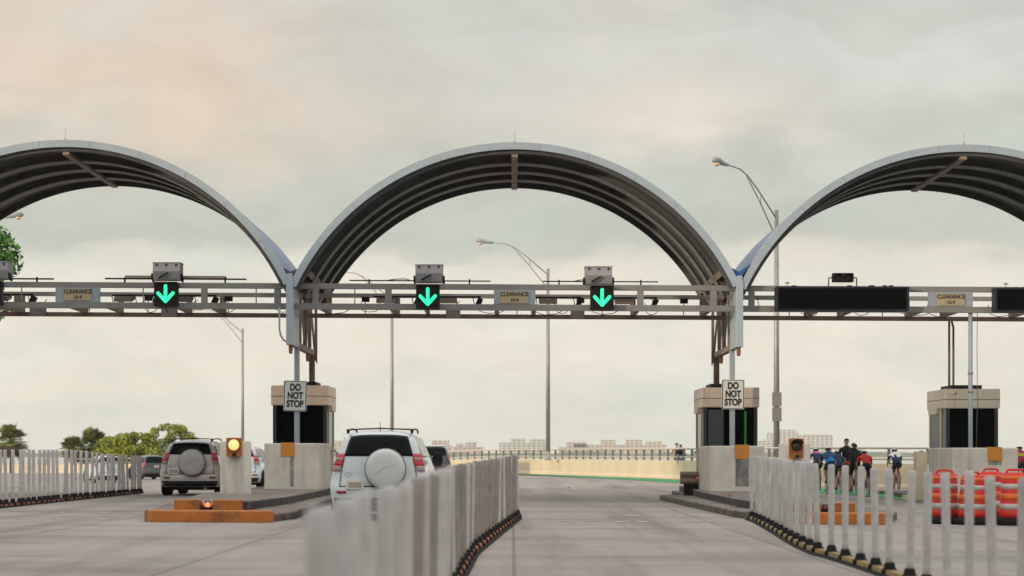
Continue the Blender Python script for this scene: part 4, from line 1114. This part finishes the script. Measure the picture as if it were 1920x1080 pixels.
def bicycle(label, loc, rz, fc, first=None):
    if first:
        t = copy_tree(first); t['label'] = label; t.location = loc; t.rotation_euler = (0, 0, rz)
        return t
    t = thing('bicycle', label, 'bicycle', loc, rz, 'racing bicycles under the riders')
    fr = mat('frame_red_black', fc, .35, coat=.4)
    bb, st, ht, ra, fa = (0, 0, .28), (0, -.15, .86), (0, .42, .88), (0, -.42, .34), (0, .58, .34)
    mb = MB(); mb.tube([bb, st], .017, 8).tube([(0, -.13, .80), ht], .016, 8).tube([bb, (0, .44, .80)], .021, 8)
    for s in (-1, 1): mb.tube([(s*.05, ra[1], ra[2]), (s*.02, -.02, .28)], .01, 6).tube([(s*.05, ra[1], ra[2]), (s*.012, -.13, .8)], .009, 6).tube([(s*.045, fa[1], fa[2]), (s*.03, .45, .72), (0, .42, .86)], .011, 6)
    mb.build('frame', fr, t)
    sd = MB(); sd.tube([(0, -.27, .955), (0, -.2, .965), (0, -.05, .955), (0, .02, .945)], [.06, .065, .028, .014], 10); sd.tube([(0, -.15, .86), (0, -.16, .95)], .013, 8)
    sd.build('saddle', black_m, t)
    hb = MB(); hb.tube([(0, .42, .88), (0, .44, .97), (0, .53, .98)], .014, 8); hb.tube([(-.21, .55, .99), (-.1, .53, .98), (.1, .53, .98), (.21, .55, .99)], .013, 8)
    for s in (-1, 1): hb.tube([(s*.21, .55, .99), (s*.21, .66, .98), (s*.21, .67, .90), (s*.21, .60, .86)], .013, 8)
    hb.build('handlebar', black_m, t)
    for c, nm in ((ra, 'wheel'), (fa, 'wheel')):
        w = thing_child('wheel', t, c)
        pts = [(0, .325*math.cos(2*PI*k/28), .325*math.sin(2*PI*k/28)) for k in range(29)]
        MB().tube(pts, .014, 8, cap=False).build('tyre', black_m, w)
        MB().lathe([(.31, -.008), (.296, -.006), (.296, .006), (.31, .008)], 28, (0, 0, 0), 'x').build('rim', rim_m, w)
        sp = MB(); 
        for k in range(14): a = 2*PI*k/14; sp.tube([(.015*(-1)**k, 0, 0), (0, .3*math.cos(a), .3*math.sin(a))], .0022, 4)
        sp.tube([(-.05, 0, 0), (.05, 0, 0)], .016, 8); sp.build('spokes', rim_m, w)
    ck = MB(); ck.lathe([(.095, .05), (.095, .056)], 20, (0, 0, .28), 'x'); ck.tube([(.07, 0, .28), (.09, 0.0, .43)], .011, 6).tube([(-.07, 0, .28), (-.09, -.02, .13)], .011, 6)
    ck.cbox((.13, 0, .43), (.08, .09, .02)).cbox((-.13, -.02, .13), (.08, .09, .02)); ck.build('crank', dark_m, t)
    return t
shoe_w = mat('shoe_pale', (.5, .48, .46), .6); shoe_b = mat('shoe_black', (.02, .02, .02), .6); shoe_r = mat('shoe_red', (.5, .05, .05), .6)
navy, blue, brt, blk, red, pink, wht, gry = cl('navy', (.012, .024, .07)), cl('blue', (.012, .06, .16)), cl('bright_blue', (.02, .26, .60)), cl('black', (.01, .01, .012)), cl('red', (.68, .035, .03)), cl('pink', (.55, .06, .18)), cl('white', (.6, .58, .56)), cl('grey_blue', (.10, .13, .2))
bk = None
def rider(px, Y, lab, blab, J, top, bottom, accent=None, fn=None, hair='helmet', hcol=(.6, .62, .63), sleeves='short', rz=0, sc_=1.0, girth=1.0, shoes=shoe_b):
    global bk
    l = at(px, Y)
    b = bicycle(blab, l, rz, (.25, .03, .03), bk)
    if bk is None: bk = b
    b.scale = (sc_,)*3
    return fig(lab, l, rz, J, top, bottom, shoes, accent, hair, hcol, sleeves, 'short', sc_, girth, fn)
rider(1533, 74, 'rider in navy jersey with pink shoulders, leftmost of the group of cyclists', 'racing bicycle under the rider with pink shoulders', RIDE, navy, blk, pink, lambda c: c.z > 1.29 and c.y > .18 and abs(c.x) < .22, hcol=(.5, .5, .52), sleeves='long')
rider(1556, 65.4, 'rider in blue jersey with a bright blue lower back, second from the left', 'racing bicycle under the rider in bright blue', RIDE2, blue, navy, brt, lambda c: c.z < 1.17 and c.y < .12 and abs(c.x) < .2, hcol=(.55, .57, .6), girth=1.12, sc_=1.0)
rider(1573, 69, 'rider in all dark navy partly hidden behind the blue jersey rider', 'racing bicycle under the rider in all navy', RIDE, navy, navy, hcol=(.15, .16, .2), sc_=.93)
rider(1602, 66.5, 'rider in black T-shirt and black shorts sitting upright on a bicycle', 'racing bicycle under the rider in the black T-shirt', UPR, blk, blk, hair='cap', sc_=.985, girth=1.1)
rider(1624, 63, 'rider in red jersey with white helmet and black shorts', 'racing bicycle under the rider in red', RIDE2, red, blk, navy, lambda c: c.z < 1.06, hcol=(.66, .64, .62), sc_=.93, shoes=shoe_w)
rider(1681, 75.4, 'rider in navy jersey with white and red shoulders riding alone beside the parapet', 'racing bicycle under the rider riding alone', RIDE, navy, blk, wht, lambda c: c.z > 1.26, hcol=(.35, .42, .5), girth=1.1, shoes=shoe_w)
rider(1887, 80, 'rider hidden behind the wide concrete block with only a helmet showing', 'bicycle hidden behind the wide concrete block', RIDE, red, blk, hcol=(.4, .4, .4))
rider(1917, 64, 'rider in red and black patterned jersey at the right edge of the picture', 'bicycle at the right edge of the picture', RIDE2, cl('maroon', (.20, .012, .04)), blk, cl('check', (.35, .25, .02)), lambda c: 1.24 < c.z < 1.31, hcol=(.5, .5, .5), girth=1.15, sc_=1.04)
rider(1731, 82, 'rider mostly hidden behind the beige pillar with a blue helmet', 'bicycle hidden behind the beige pillar', RIDE, cl('sky', (.1, .2, .35)), blk, hcol=(.03, .13, .33), sc_=.97)
fig('tall man with dark hair in black T-shirt and red shorts standing facing the camera', at(1587, 69.5), PI, STAND, blk, red, shoe_b, hair='hair', scale=1.045, girth=1.05)
def behind(px, Y, z): return (WX(px, Y), Y, z)
fig('person with dark hair and bare tan shoulders at the parapet rail', behind(1269, 105.2, .12), R(10), LEAN, cl('tan', (.45, .22, .14)), gry, shoe_b, hair='hair', scale=.98, sleeves='none')
fig('person in grey blue dress standing at the parapet rail beside the tan one', behind(1276, 104.2, .05), R(-10), LEAN, gry, gry, shoe_b, hair='hair', scale=.97, accent=blk, accent_fn=lambda c: c.z > 1.2)
fig('tiny person in pale blue shirt behind the parapet seen through the left fence', behind(89, 240, -.95), R(0), STAND, cl('pale_blue', (.25, .42, .6)), gry, shoe_b, hair='hair', scale=1.1)

# ---------------------------------------------------------------- trees
leafA = mat('leaf_gold', (.42, .42, .04), .7, var=.3, scale=.8, world=True)
leafB = mat('leaf_green', (.20, .28, .03), .7, var=.3, scale=.8, world=True)
leafC = mat('leaf_dark', (.09, .10, .02), .75, var=.3, scale=.8, world=True)
nearA = mat('leaf_bright', (.13, .36, .03), .6, var=.3, scale=1.5, world=True)
nearB = mat('leaf_mid', (.06, .19, .02), .6, var=.3, scale=1.5, world=True)
nearC = mat('leaf_deep', (.014, .05, .010), .7, var=.3, scale=1.5, world=True)
bark = mat('bark', (.13, .09, .06), .9, var=.3, scale=6)
palm_trunk = mat('palm_trunk', (.10, .055, .045), .9, var=.35, scale=5)
def leaves(mb, c, rad, n, size, rnd, ms=3, shell=.45):
    for _ in range(n):
        while True:
            d = Vector((rnd.uniform(-1, 1), rnd.uniform(-1, 1), rnd.uniform(-1, 1)))
            if .05 < d.length <= 1: break
        d = d.normalized()*(d.length**shell)
        p = Vector(c)+Vector((d.x*rad[0], d.y*rad[1], d.z*rad[2]))
        nrm = (d+Vector((rnd.uniform(-1, 1), rnd.uniform(-1, 1), rnd.uniform(-1, 1)))*.9).normalized()
        u = nrm.orthogonal().normalized(); u = (Matrix.Rotation(rnd.uniform(0, 6.28), 3, nrm) @ u); w = nrm.cross(u)
        s = size*rnd.uniform(.6, 1.3); k = len(mb.v)
        mb.v += [tuple(p-u*s*.5), tuple(p+w*s*.3+nrm*s*.06), tuple(p+u*s*.55), tuple(p-w*s*.3+nrm*s*.06)]
        mb.cur = 0 if rnd.random() < .42 else (1 if rnd.random() < .6 else 2)
        if ms == 3 and d.z < -.2 and rnd.random() < .0: mb.cur = 2
        mb.face([k, k+1, k+2, k+3])
def tree(name, label, base, trunk_h, clumps, n, size, mats, seed, tr=.12):
    rnd = random.Random(seed)
    t = thing(name, label, 'tree', base)
    cs = clumps
    mb = MB(); mb.tube([(0, 0, -.3), (.05, 0, trunk_h*.5), (0, .05, trunk_h)], [tr, tr*.8, tr*.6], 8)
    for (c, r) in cs[:: max(1, len(cs)//9)]: mb.tube([(0, .03, trunk_h*.8), tuple(Vector((0, 0, trunk_h)).lerp(Vector(c), .55)+Vector((0, 0, -.05))), c], [tr*.5, tr*.32, tr*.12], 6)
    mb.build('trunk', bark, t)
    mb = MB()
    for (c, r) in cs: leaves(mb, c, r, int(n*r[0]*r[2]), size, rnd)
    mb.build('crown', mats, t)
    return t
# sea-grape like trees at the left behind the parapet
def mound(px0, px1, pyt, Y, seed, label, n=760, base=-1.0):
    rnd = random.Random(seed); X0, X1 = WX(px0, Y), WX(px1, Y); cx = (X0+X1)/2; w = (X1-X0)/2; H = WZ(pyt, Y)-base
    cl_ = []
    for k in range(26):
        a = rnd.uniform(-1, 1); hh = H*math.sqrt(max(.08, 1-a*a*.8))
        z = hh*rnd.uniform(.35, .92); cl_.append(((a*w*.88, rnd.uniform(-1.3, 1.3), z), (rnd.uniform(.55, 1.0), .8, rnd.uniform(.4, .75))))
    for k in range(9): a = -0.9+k*.22; cl_.append(((a*w, rnd.uniform(-.6, .2), H*math.sqrt(max(.1, 1-a*a*.8))*.9), (.5, .5, .42)))
    return tree('broadleaf_tree', label, (cx, Y, base), H*.45, cl_, n, .23, [leafA, leafB, leafC], seed)
mound(258, 378, 790, 236, 21, 'tallest golden green bushy tree behind the silver SUV')
mound(200, 305, 808, 232, 22, 'golden green bushy tree above the dark SUV')
mound(172, 240, 817, 240, 23, 'golden green bushy tree beside the palms')
def palm(px, py, Y, crown_px, seed, label, base=-1.0):
    rnd = random.Random(seed); X = WX(px, Y); zc = WZ(py, Y)-base; r = crown_px/F*Y/2
    t = thing('palm_tree', label, 'palm', (X, Y, base), group='fan palms at the left')
    MB().tube([(0, 0, -.2), (.04, 0, zc*.5), (0, 0, zc)], [.17, .14, .12], 10).build('trunk', palm_trunk, t)
    mb = MB()
    for k in range(120):
        az = rnd.uniform(0, 2*PI); el = R(rnd.uniform(-62, 88)); ln = r*rnd.uniform(.28, .56)
        d = Vector((math.cos(az)*math.cos(el), math.sin(az)*math.cos(el), math.sin(el)))
        stem_end = Vector((0, 0, zc))+d*ln
        mb.cur = 1 if el > -.3 else 2
        k0 = len(mb.v)
        side = d.cross(Vector((0, 0, 1))).normalized(); upv = side.cross(d)
        mb.tube([(0, 0, zc), tuple(stem_end)], [.02, .012], 4, cap=False)
        for j in range(13):
            a = R(-75+150*j/12); dd = (d*math.cos(a)+side*math.sin(a)).normalized(); l2 = r*.48*(1-.25*abs(j-6)/6)*rnd.uniform(.85, 1.1)
            tip = stem_end+dd*l2+Vector((0, 0, -.22*l2)); mid2 = stem_end+dd*l2*.55; wv = dd.cross(upv).normalized()*.075
            q = len(mb.v); mb.v += [tuple(stem_end), tuple(mid2+wv), tuple(tip), tuple(mid2-wv)]
            mb.cur = (0 if rnd.random() < .25 else 1) if el > -.25 else 2
            mb.face([q, q+1, q+2, q+3])
    mb.build('crown', [mat('palm_lit', (.38, .35, .10), .7, var=.2), mat('palm_green', (.16, .19, .05), .7, var=.3), mat('palm_dead', (.13, .08, .04), .8, var=.3)], t)
palm(20, 828, 236, 82, 31, 'lone fan palm at the far left edge')
palm(172, 836, 244, 84, 32, 'taller fan palm next to the golden bushes')
palm(138, 843, 238, 66, 33, 'shorter fan palm left of its taller neighbour')
# tall tree poking in at the left edge
rnd = random.Random(44); cl2 = []
Yt = 76
def tp(px, py, dy=0): return (WX(px, Yt)-WX(-190, Yt), dy, WZ(py, Yt)+.3)
for (px, py, r) in ((8, 470, .62), (18, 490, .5), (-25, 455, .9), (-10, 500, .8), (26, 505, .36), (12, 450, .3), (-60, 480, 1.2), (-40, 540, 1.1), (-30, 585, .7), (-8, 590, .35), (-100, 460, 1.2), (-140, 500, 1.4), (-190, 480, 1.5), (-190, 560, 1.4), (-240, 520, 1.4), (-120, 560, 1.2), (-6, 520, .5), (-75, 405, 1.0), (10, 580, .16)):
    cl2.append((tp(px, py, rnd.uniform(-.8, .8)), (r, r, r*.85)))
tree('leafy_tree', 'bright green leafy tree at the left edge between the canopy and the gantry', (WX(-190, Yt), Yt, -.3), 5.0, cl2, 620, .19, [nearA, nearB, nearC], 44, tr=.25)

# added out-of-view belt of trees, placed to keep the low sun off the near lanes
rb_ = random.Random(77); mb = MB()
bl = [(-48, 34), (-49, -30), (-42, -48), (-20, -56), (45, -58)]
verge = MB().prism([(-56, 40), (-41, 40), (-40, -34), (-30, -46), (60, -50), (60, -66), (-50, -66), (-57, -40)], -.12, .14, zg)
tag(verge.build('grass_verge', mat('verge_grass', (.07, .10, .03), .95, var=.4, scale=1.5, world=True, bump=.4)), kind='structure')
for (xa, ya), (xb, yb2) in zip(bl, bl[1:]):
    Ls = math.hypot(xb-xa, yb2-ya); t_ = 0
    while t_ < Ls:
        X = xa+(xb-xa)*t_/Ls+rb_.uniform(-1.5, 1.5); Yq = ya+(yb2-ya)*t_/Ls; h = rb_.uniform(12.5, 16.5)
        for (dz, rr) in ((.88, 2.2), (.74, 3.2), (.58, 3.6), (.42, 3.4), (.26, 2.8)):
            leaves(mb, (X+rb_.uniform(-.8, .8), Yq+rb_.uniform(-.8, .8), h*dz), (rr, rr, h*.13), 230, 1.1, rb_)
        mb.cur = 3; mb.tube([(X, Yq, -.5), (X+.2, Yq, h*.4), (X, Yq, h*.8)], [.35, .25, .1], 6)
        t_ += rb_.uniform(3.4, 4.6)
tag(mb.build('added_tree_belt', [nearC, nearB, nearC, bark]), kind='stuff')

# ---------------------------------------------------------------- far buildings across the bay
def facade(name, wall, win, sx, sz):
    m = mat(name, wall, .8, var=.03, scale=.05)
    nt = m.node_tree; N = nt.nodes; L = nt.links; b = N['Principled BSDF']; src = b.inputs['Base Color'].links[0].from_socket
    tc = N.new('ShaderNodeTexCoord'); sp = N.new('ShaderNodeSeparateXYZ'); L.new(tc.outputs['Object'], sp.inputs[0])
    o = []
    for ax, per, duty in ((0, sx, .62), (2, sz, .5)):
        a = N.new('ShaderNodeMath'); a.operation = 'DIVIDE'; a.inputs[1].default_value = per; L.new(sp.outputs[ax], a.inputs[0])
        f = N.new('ShaderNodeMath'); f.operation = 'FRACT'; L.new(a.outputs[0], f.inputs[0])
        c = N.new('ShaderNodeMath'); c.operation = 'LESS_THAN'; c.inputs[1].default_value = duty; L.new(f.outputs[0], c.inputs[0]); o.append(c)
    mm = N.new('ShaderNodeMath'); mm.operation = 'MULTIPLY'; L.new(o[0].outputs[0], mm.inputs[0]); L.new(o[1].outputs[0], mm.inputs[1])
    mx = N.new('ShaderNodeMix'); mx.data_type = 'RGBA'; mx.inputs[7].default_value = (*win, 1)
    L.new(mm.outputs[0], mx.inputs[0]); L.new(src, mx.inputs[6]); L.new(mx.outputs[2], b.inputs['Base Color'])
    return m
fa = facade('facade_pink', (.62, .47, .40), (.20, .19, .19), 11, 6.2); fb = facade('facade_mint', (.55, .58, .50), (.20, .19, .19), 12, 6.4); fc_ = facade('facade_cream', (.66, .54, .43), (.20, .19, .19), 11, 6.4); fw = facade('facade_white', (.66, .62, .57), (.20, .19, .19), 11, 6)
YB = 5000
def building(px0, px1, pyt, m, lab, steps, Y=YB):
    X0, X1 = WX(px0, Y), WX(px1, Y); cx = (X0+X1)/2; w = (X1-X0)/2; H = WZ(pyt, Y)+4
    t = thing('apartment_block', lab, 'building', (cx, Y, -4), group='pale far buildings across the bay')
    MB().box(-w, w, 0, 25, 0, H*steps[0][2]).build('main_block', m, t)
    for (a, b, h) in steps[1:]: MB().box(a*w, b*w, 2, 22, H*steps[0][2], H*h).build('upper_block', m, t)
    mb = MB(); mb.box(-w-.8, w+.8, -.8, 25.8, H*steps[0][2]-.6, H*steps[0][2]+.5); mb.build('roof_slab', mat('roof_pale', (.5, .44, .40), .8), t)
building(618, 652, 826, fc_, 'cream block seen just left of the white SUV', [(-1, 1, .8), (-.6, .7, 1)])
building(797, 848, 826, fa, 'pink stepped block above the off-road car', [(-1, 1, .68), (-.5, .75, 1)])
building(850, 906, 829, fa, 'pink stepped block right of the off-road car', [(-1, 1, .66), (-.2, .55, 1), (-.8, -.3, .9)])
building(936, 1024, 822, fb, 'mint grey wide block left of the lamp pole', [(-1, 1, .75), (-.5, .1, 1), (.3, .95, .97)])
building(1048, 1118, 827, fa, 'pinkish wide block right of the lamp pole', [(-1, 1, .6), (-.6, .5, .95), (-.2, .9, .8)])
building(1118, 1166, 825, fc_, 'cream stepped block in the middle of the far shore', [(-1, 1, .7), (-.6, .5, 1)])
building(1166, 1250, 825, fc_, 'cream wide block left of the two people at the rail', [(-1, 1, .7), (-.8, -.1, 1), (.1, .8, .93)])
building(1424, 1452, 824, fw, 'small white block behind the middle toll booth edge', [(-1, 1, .9), (-.4, .6, 1)])
building(1440, 1497, 806, fw, 'tallest white tower block behind the nearest lamp pole', [(-1, 1, .88), (-.5, .9, 1)], 5200)
building(1500, 1561, 815, fw, 'broad white block with rows of windows left of the cyclists', [(-1, 1, .97), (-.7, .8, 1)])
building(1568, 1622, 833, fc_, 'low cream block behind the tall standing man', [(-1, 1, .8), (-.4, .3, 1)])
building(1640, 1716, 847, fw, 'lowest long white block behind the lone rider', [(-1, 1, .8), (-.6, .7, 1)])

# ---------------------------------------------------------------- haze
hz = bpy.data.materials.new('haze_air'); hz.use_nodes = True
nt = hz.node_tree; nt.nodes.clear()
out = nt.nodes.new('ShaderNodeOutputMaterial'); pv = nt.nodes.new('ShaderNodeVolumePrincipled')
pv.inputs['Density'].default_value = .00007; pv.inputs['Color'].default_value = (.93, .93, .9, 1); pv.inputs['Anisotropy'].default_value = .2
nt.links.new(pv.outputs[0], out.inputs['Volume'])
o = MB().box(-4500, 4500, -80, 5900, -5.2, 70).build('haze', hz); tag(o, kind='stuff')

# ---------------------------------------------------------------- sky and sun
w = bpy.data.worlds.new('World'); sc.world = w; w.use_nodes = True
nt = w.node_tree; N = nt.nodes; L = nt.links; N.clear()
out = N.new('ShaderNodeOutputWorld'); bg = N.new('ShaderNodeBackground'); bg2 = N.new('ShaderNodeBackground'); ad = N.new('ShaderNodeAddShader')
sky = N.new('ShaderNodeTexSky'); sky.sky_type = 'NISHITA'; sky.sun_disc = False
SUN_EL, SUN_AZ = R(9), R(230)
sky.sun_elevation = SUN_EL; sky.sun_rotation = SUN_AZ
L.new(sky.outputs[0], bg.inputs[0]); bg.inputs[1].default_value = .05
tc = N.new('ShaderNodeTexCoord'); sp = N.new('ShaderNodeSeparateXYZ'); L.new(tc.outputs['Generated'], sp.inputs[0])
def math_(op, a, b=None, c=None):
    n = N.new('ShaderNodeMath'); n.operation = op
    for i, v in enumerate((a, b, c)):
        if v is None: continue
        if isinstance(v, (int, float)): n.inputs[i].default_value = v
        else: L.new(v, n.inputs[i])
    return n.outputs[0]
X_, Y_, Z_ = sp.outputs
az = math_('ARCTAN2', X_, Y_)            # 0 straight ahead, right positive
el = math_('ARCSINE', Z_)
# warp coordinates with noise so bands get cloud edges
mp = N.new('ShaderNodeCombineXYZ'); L.new(math_('MULTIPLY', az, 7.0), mp.inputs[0]); L.new(math_('MULTIPLY', el, 16.0), mp.inputs[1])
def noise(scale, det, rough=.55, off=0):
    m = N.new('ShaderNodeMapping'); m.inputs['Location'].default_value = (off, off*.7, 0); L.new(mp.outputs[0], m.inputs[0])
    n = N.new('ShaderNodeTexNoise'); n.inputs['Scale'].default_value = scale; n.inputs['Detail'].default_value = det; n.inputs['Roughness'].default_value = rough
    n.inputs['Distortion'].default_value = .3
    L.new(m.outputs[0], n.inputs['Vector']); return math_('SUBTRACT', n.outputs['Fac'], .5)
n1 = noise(1.1, 5, .5); n2 = noise(2.6, 8, .6, 3.1)
elw = math_('ADD', el, math_('ADD', math_('MULTIPLY', n1, .06), math_('MULTIPLY', n2, .035)))
def ramp(fac, stops):
    r = N.new('ShaderNodeValToRGB'); cr = r.color_ramp; cr.interpolation = 'EASE'
    while len(cr.elements) > 1: cr.elements.remove(cr.elements[-1])
    cr.elements[0].position = stops[0][0]; cr.elements[0].color = (*stops[0][1], 1)
    for p, c in stops[1:]: e_ = cr.elements.new(p); e_.color = (*c, 1)
    L.new(fac, r.inputs[0]); return r.outputs[0]
def E(py): return math.atan((HZ-py)/F)/.5       # ramp position for a photo row (range 0..0.5 rad)
base = ramp(math_('MULTIPLY', elw, 2.0), [(0, lin((232, 231, 218))), (E(760), lin((231, 229, 215))), (E(640), lin((236, 230, 219))), (E(530), lin((234, 231, 219))), (E(497), lin((226, 224, 211))),
     (E(462), lin((197, 199, 189))), (E(380), lin((200, 202, 193))), (E(250), lin((203, 204, 195))), (E(60), lin((205, 206, 199))), (.40, lin((214, 214, 208))), (.7, lin((235, 235, 232))), (1.0, lin((250, 250, 250)))])
def blob(px, py, sx, sy, nz=None):
    a0, e0 = math.atan((px-960)/F), math.atan((HZ-py)/F)
    dx = math_('DIVIDE', math_('SUBTRACT', az, a0), sx/F); dy = math_('DIVIDE', math_('SUBTRACT', elw, e0), sy/F)
    r2 = math_('ADD', math_('MULTIPLY', dx, dx), math_('MULTIPLY', dy, dy))
    return math_('POWER', 2.718, math_('MULTIPLY', r2, -1.0))
def mixc(fac, a, col, amt=1.0):
    m = N.new('ShaderNodeMix'); m.data_type = 'RGBA'
    f = math_('MULTIPLY', fac, amt); L.new(f, m.inputs[0]); L.new(a, m.inputs[6]); m.inputs[7].default_value = (*lin(col), 1); return m.outputs[2]
c = base
c = mixc(blob(330, 150, 420, 150), c, (232, 211, 192), .9)
c = mixc(blob(60, 60, 420, 160), c, (228, 211, 196), .8)
c = mixc(blob(1260, 215, 260, 70), c, (232, 223, 211), .95)
c = mixc(blob(1180, 20, 160, 60), c, (220, 213, 204), .6)
c = mixc(blob(1700, 500, 280, 50), c, (232, 226, 212), .8)
c = mixc(blob(1080, 520, 220, 40), c, (236, 226, 214), .6)
c = mixc(blob(700, 110, 240, 110), c, (196, 200, 194), .5)
c = mixc(blob(1500, 420, 420, 60), c, (190, 193, 182), .5)
c = mixc(blob(300, 680, 300, 90), c, (234, 226, 210), .6)
# soft cloud texture
n3 = noise(2.0, 6, .55, 7.7)
low = math_('MULTIPLY', math_('MINIMUM', math_('MAXIMUM', math_('MULTIPLY', n3, 5.0), 0.0), 1.0), math_('MINIMUM', math_('MAXIMUM', math_('MULTIPLY', math_('SUBTRACT', .11, elw), 25.0), 0.0), 1.0))
c = mixc(low, c, (242, 231, 216), .75)
gap = math_('MULTIPLY', math_('MINIMUM', math_('MAXIMUM', math_('MULTIPLY', n3, -5.0), 0.0), 1.0), math_('MINIMUM', math_('MAXIMUM', math_('MULTIPLY', math_('SUBTRACT', .30, elw), 25.0), 0.0), 1.0))
c = mixc(gap, c, (206, 214, 206), .42)
hv = N.new('ShaderNodeHueSaturation'); L.new(c, hv.inputs['Color'])
val = math_('ADD', 1.05, math_('ADD', math_('MULTIPLY', n2, .32), math_('MULTIPLY', n1, .24)))
L.new(val, hv.inputs['Value']); hv.inputs['Saturation'].default_value = 1.16
# the sky behind and overhead is brighter than the part ahead
up_ = math_('MULTIPLY', math_('MAXIMUM', math_('SUBTRACT', el, .30), 0.0), .45)
backs = math_('MULTIPLY', math_('MAXIMUM', math_('MULTIPLY', Y_, -1.0), 0.0), .0)
stren = math_('ADD', 1.0, math_('ADD', up_, backs))
L.new(hv.outputs[0], bg2.inputs[0]); L.new(stren, bg2.inputs[1])
L.new(bg.outputs[0], ad.inputs[0]); L.new(bg2.outputs[0], ad.inputs[1])
mixs = N.new('ShaderNodeMixShader'); mixs.inputs[0].default_value = .94
L.new(bg.outputs[0], mixs.inputs[1]); L.new(bg2.outputs[0], mixs.inputs[2]); L.new(mixs.outputs[0], out.inputs[0])
sl = bpy.data.lights.new('Sun', 'SUN'); sl.energy = 2.3; sl.angle = R(2.5); sl.color = (1, .80, .57)
so = bpy.data.objects.new('Sun', sl); COL.objects.link(so)
az_ = SUN_AZ
d = Vector((math.sin(az_)*math.cos(SUN_EL), math.cos(az_)*math.cos(SUN_EL), math.sin(SUN_EL)))   # towards the sun
so.rotation_euler = d.to_track_quat('Z', 'Y').to_euler(); so.location = (0, -20, 40)

# ---------------------------------------------------------------- camera
cam = bpy.data.cameras.new('Camera'); co = bpy.data.objects.new('Camera', cam); COL.objects.link(co)
co.location = (0, 0, CH); co.rotation_euler = (R(90), 0, 0)
cam.sensor_width = 36; cam.lens = F/1920*36; cam.shift_y = (HZ-540)/1920; cam.shift_x = 0
cam.clip_end = 12000; cam.clip_start = .1
cam.dof.use_dof = True; cam.dof.focus_distance = 55; cam.dof.aperture_fstop = 2.0
sc.camera = co
sc.view_settings.view_transform = 'Standard'; sc.view_settings.look = 'None'; sc.view_settings.gamma = 1
sc.cycles.volume_bounces = 1; sc.cycles.max_bounces = 8
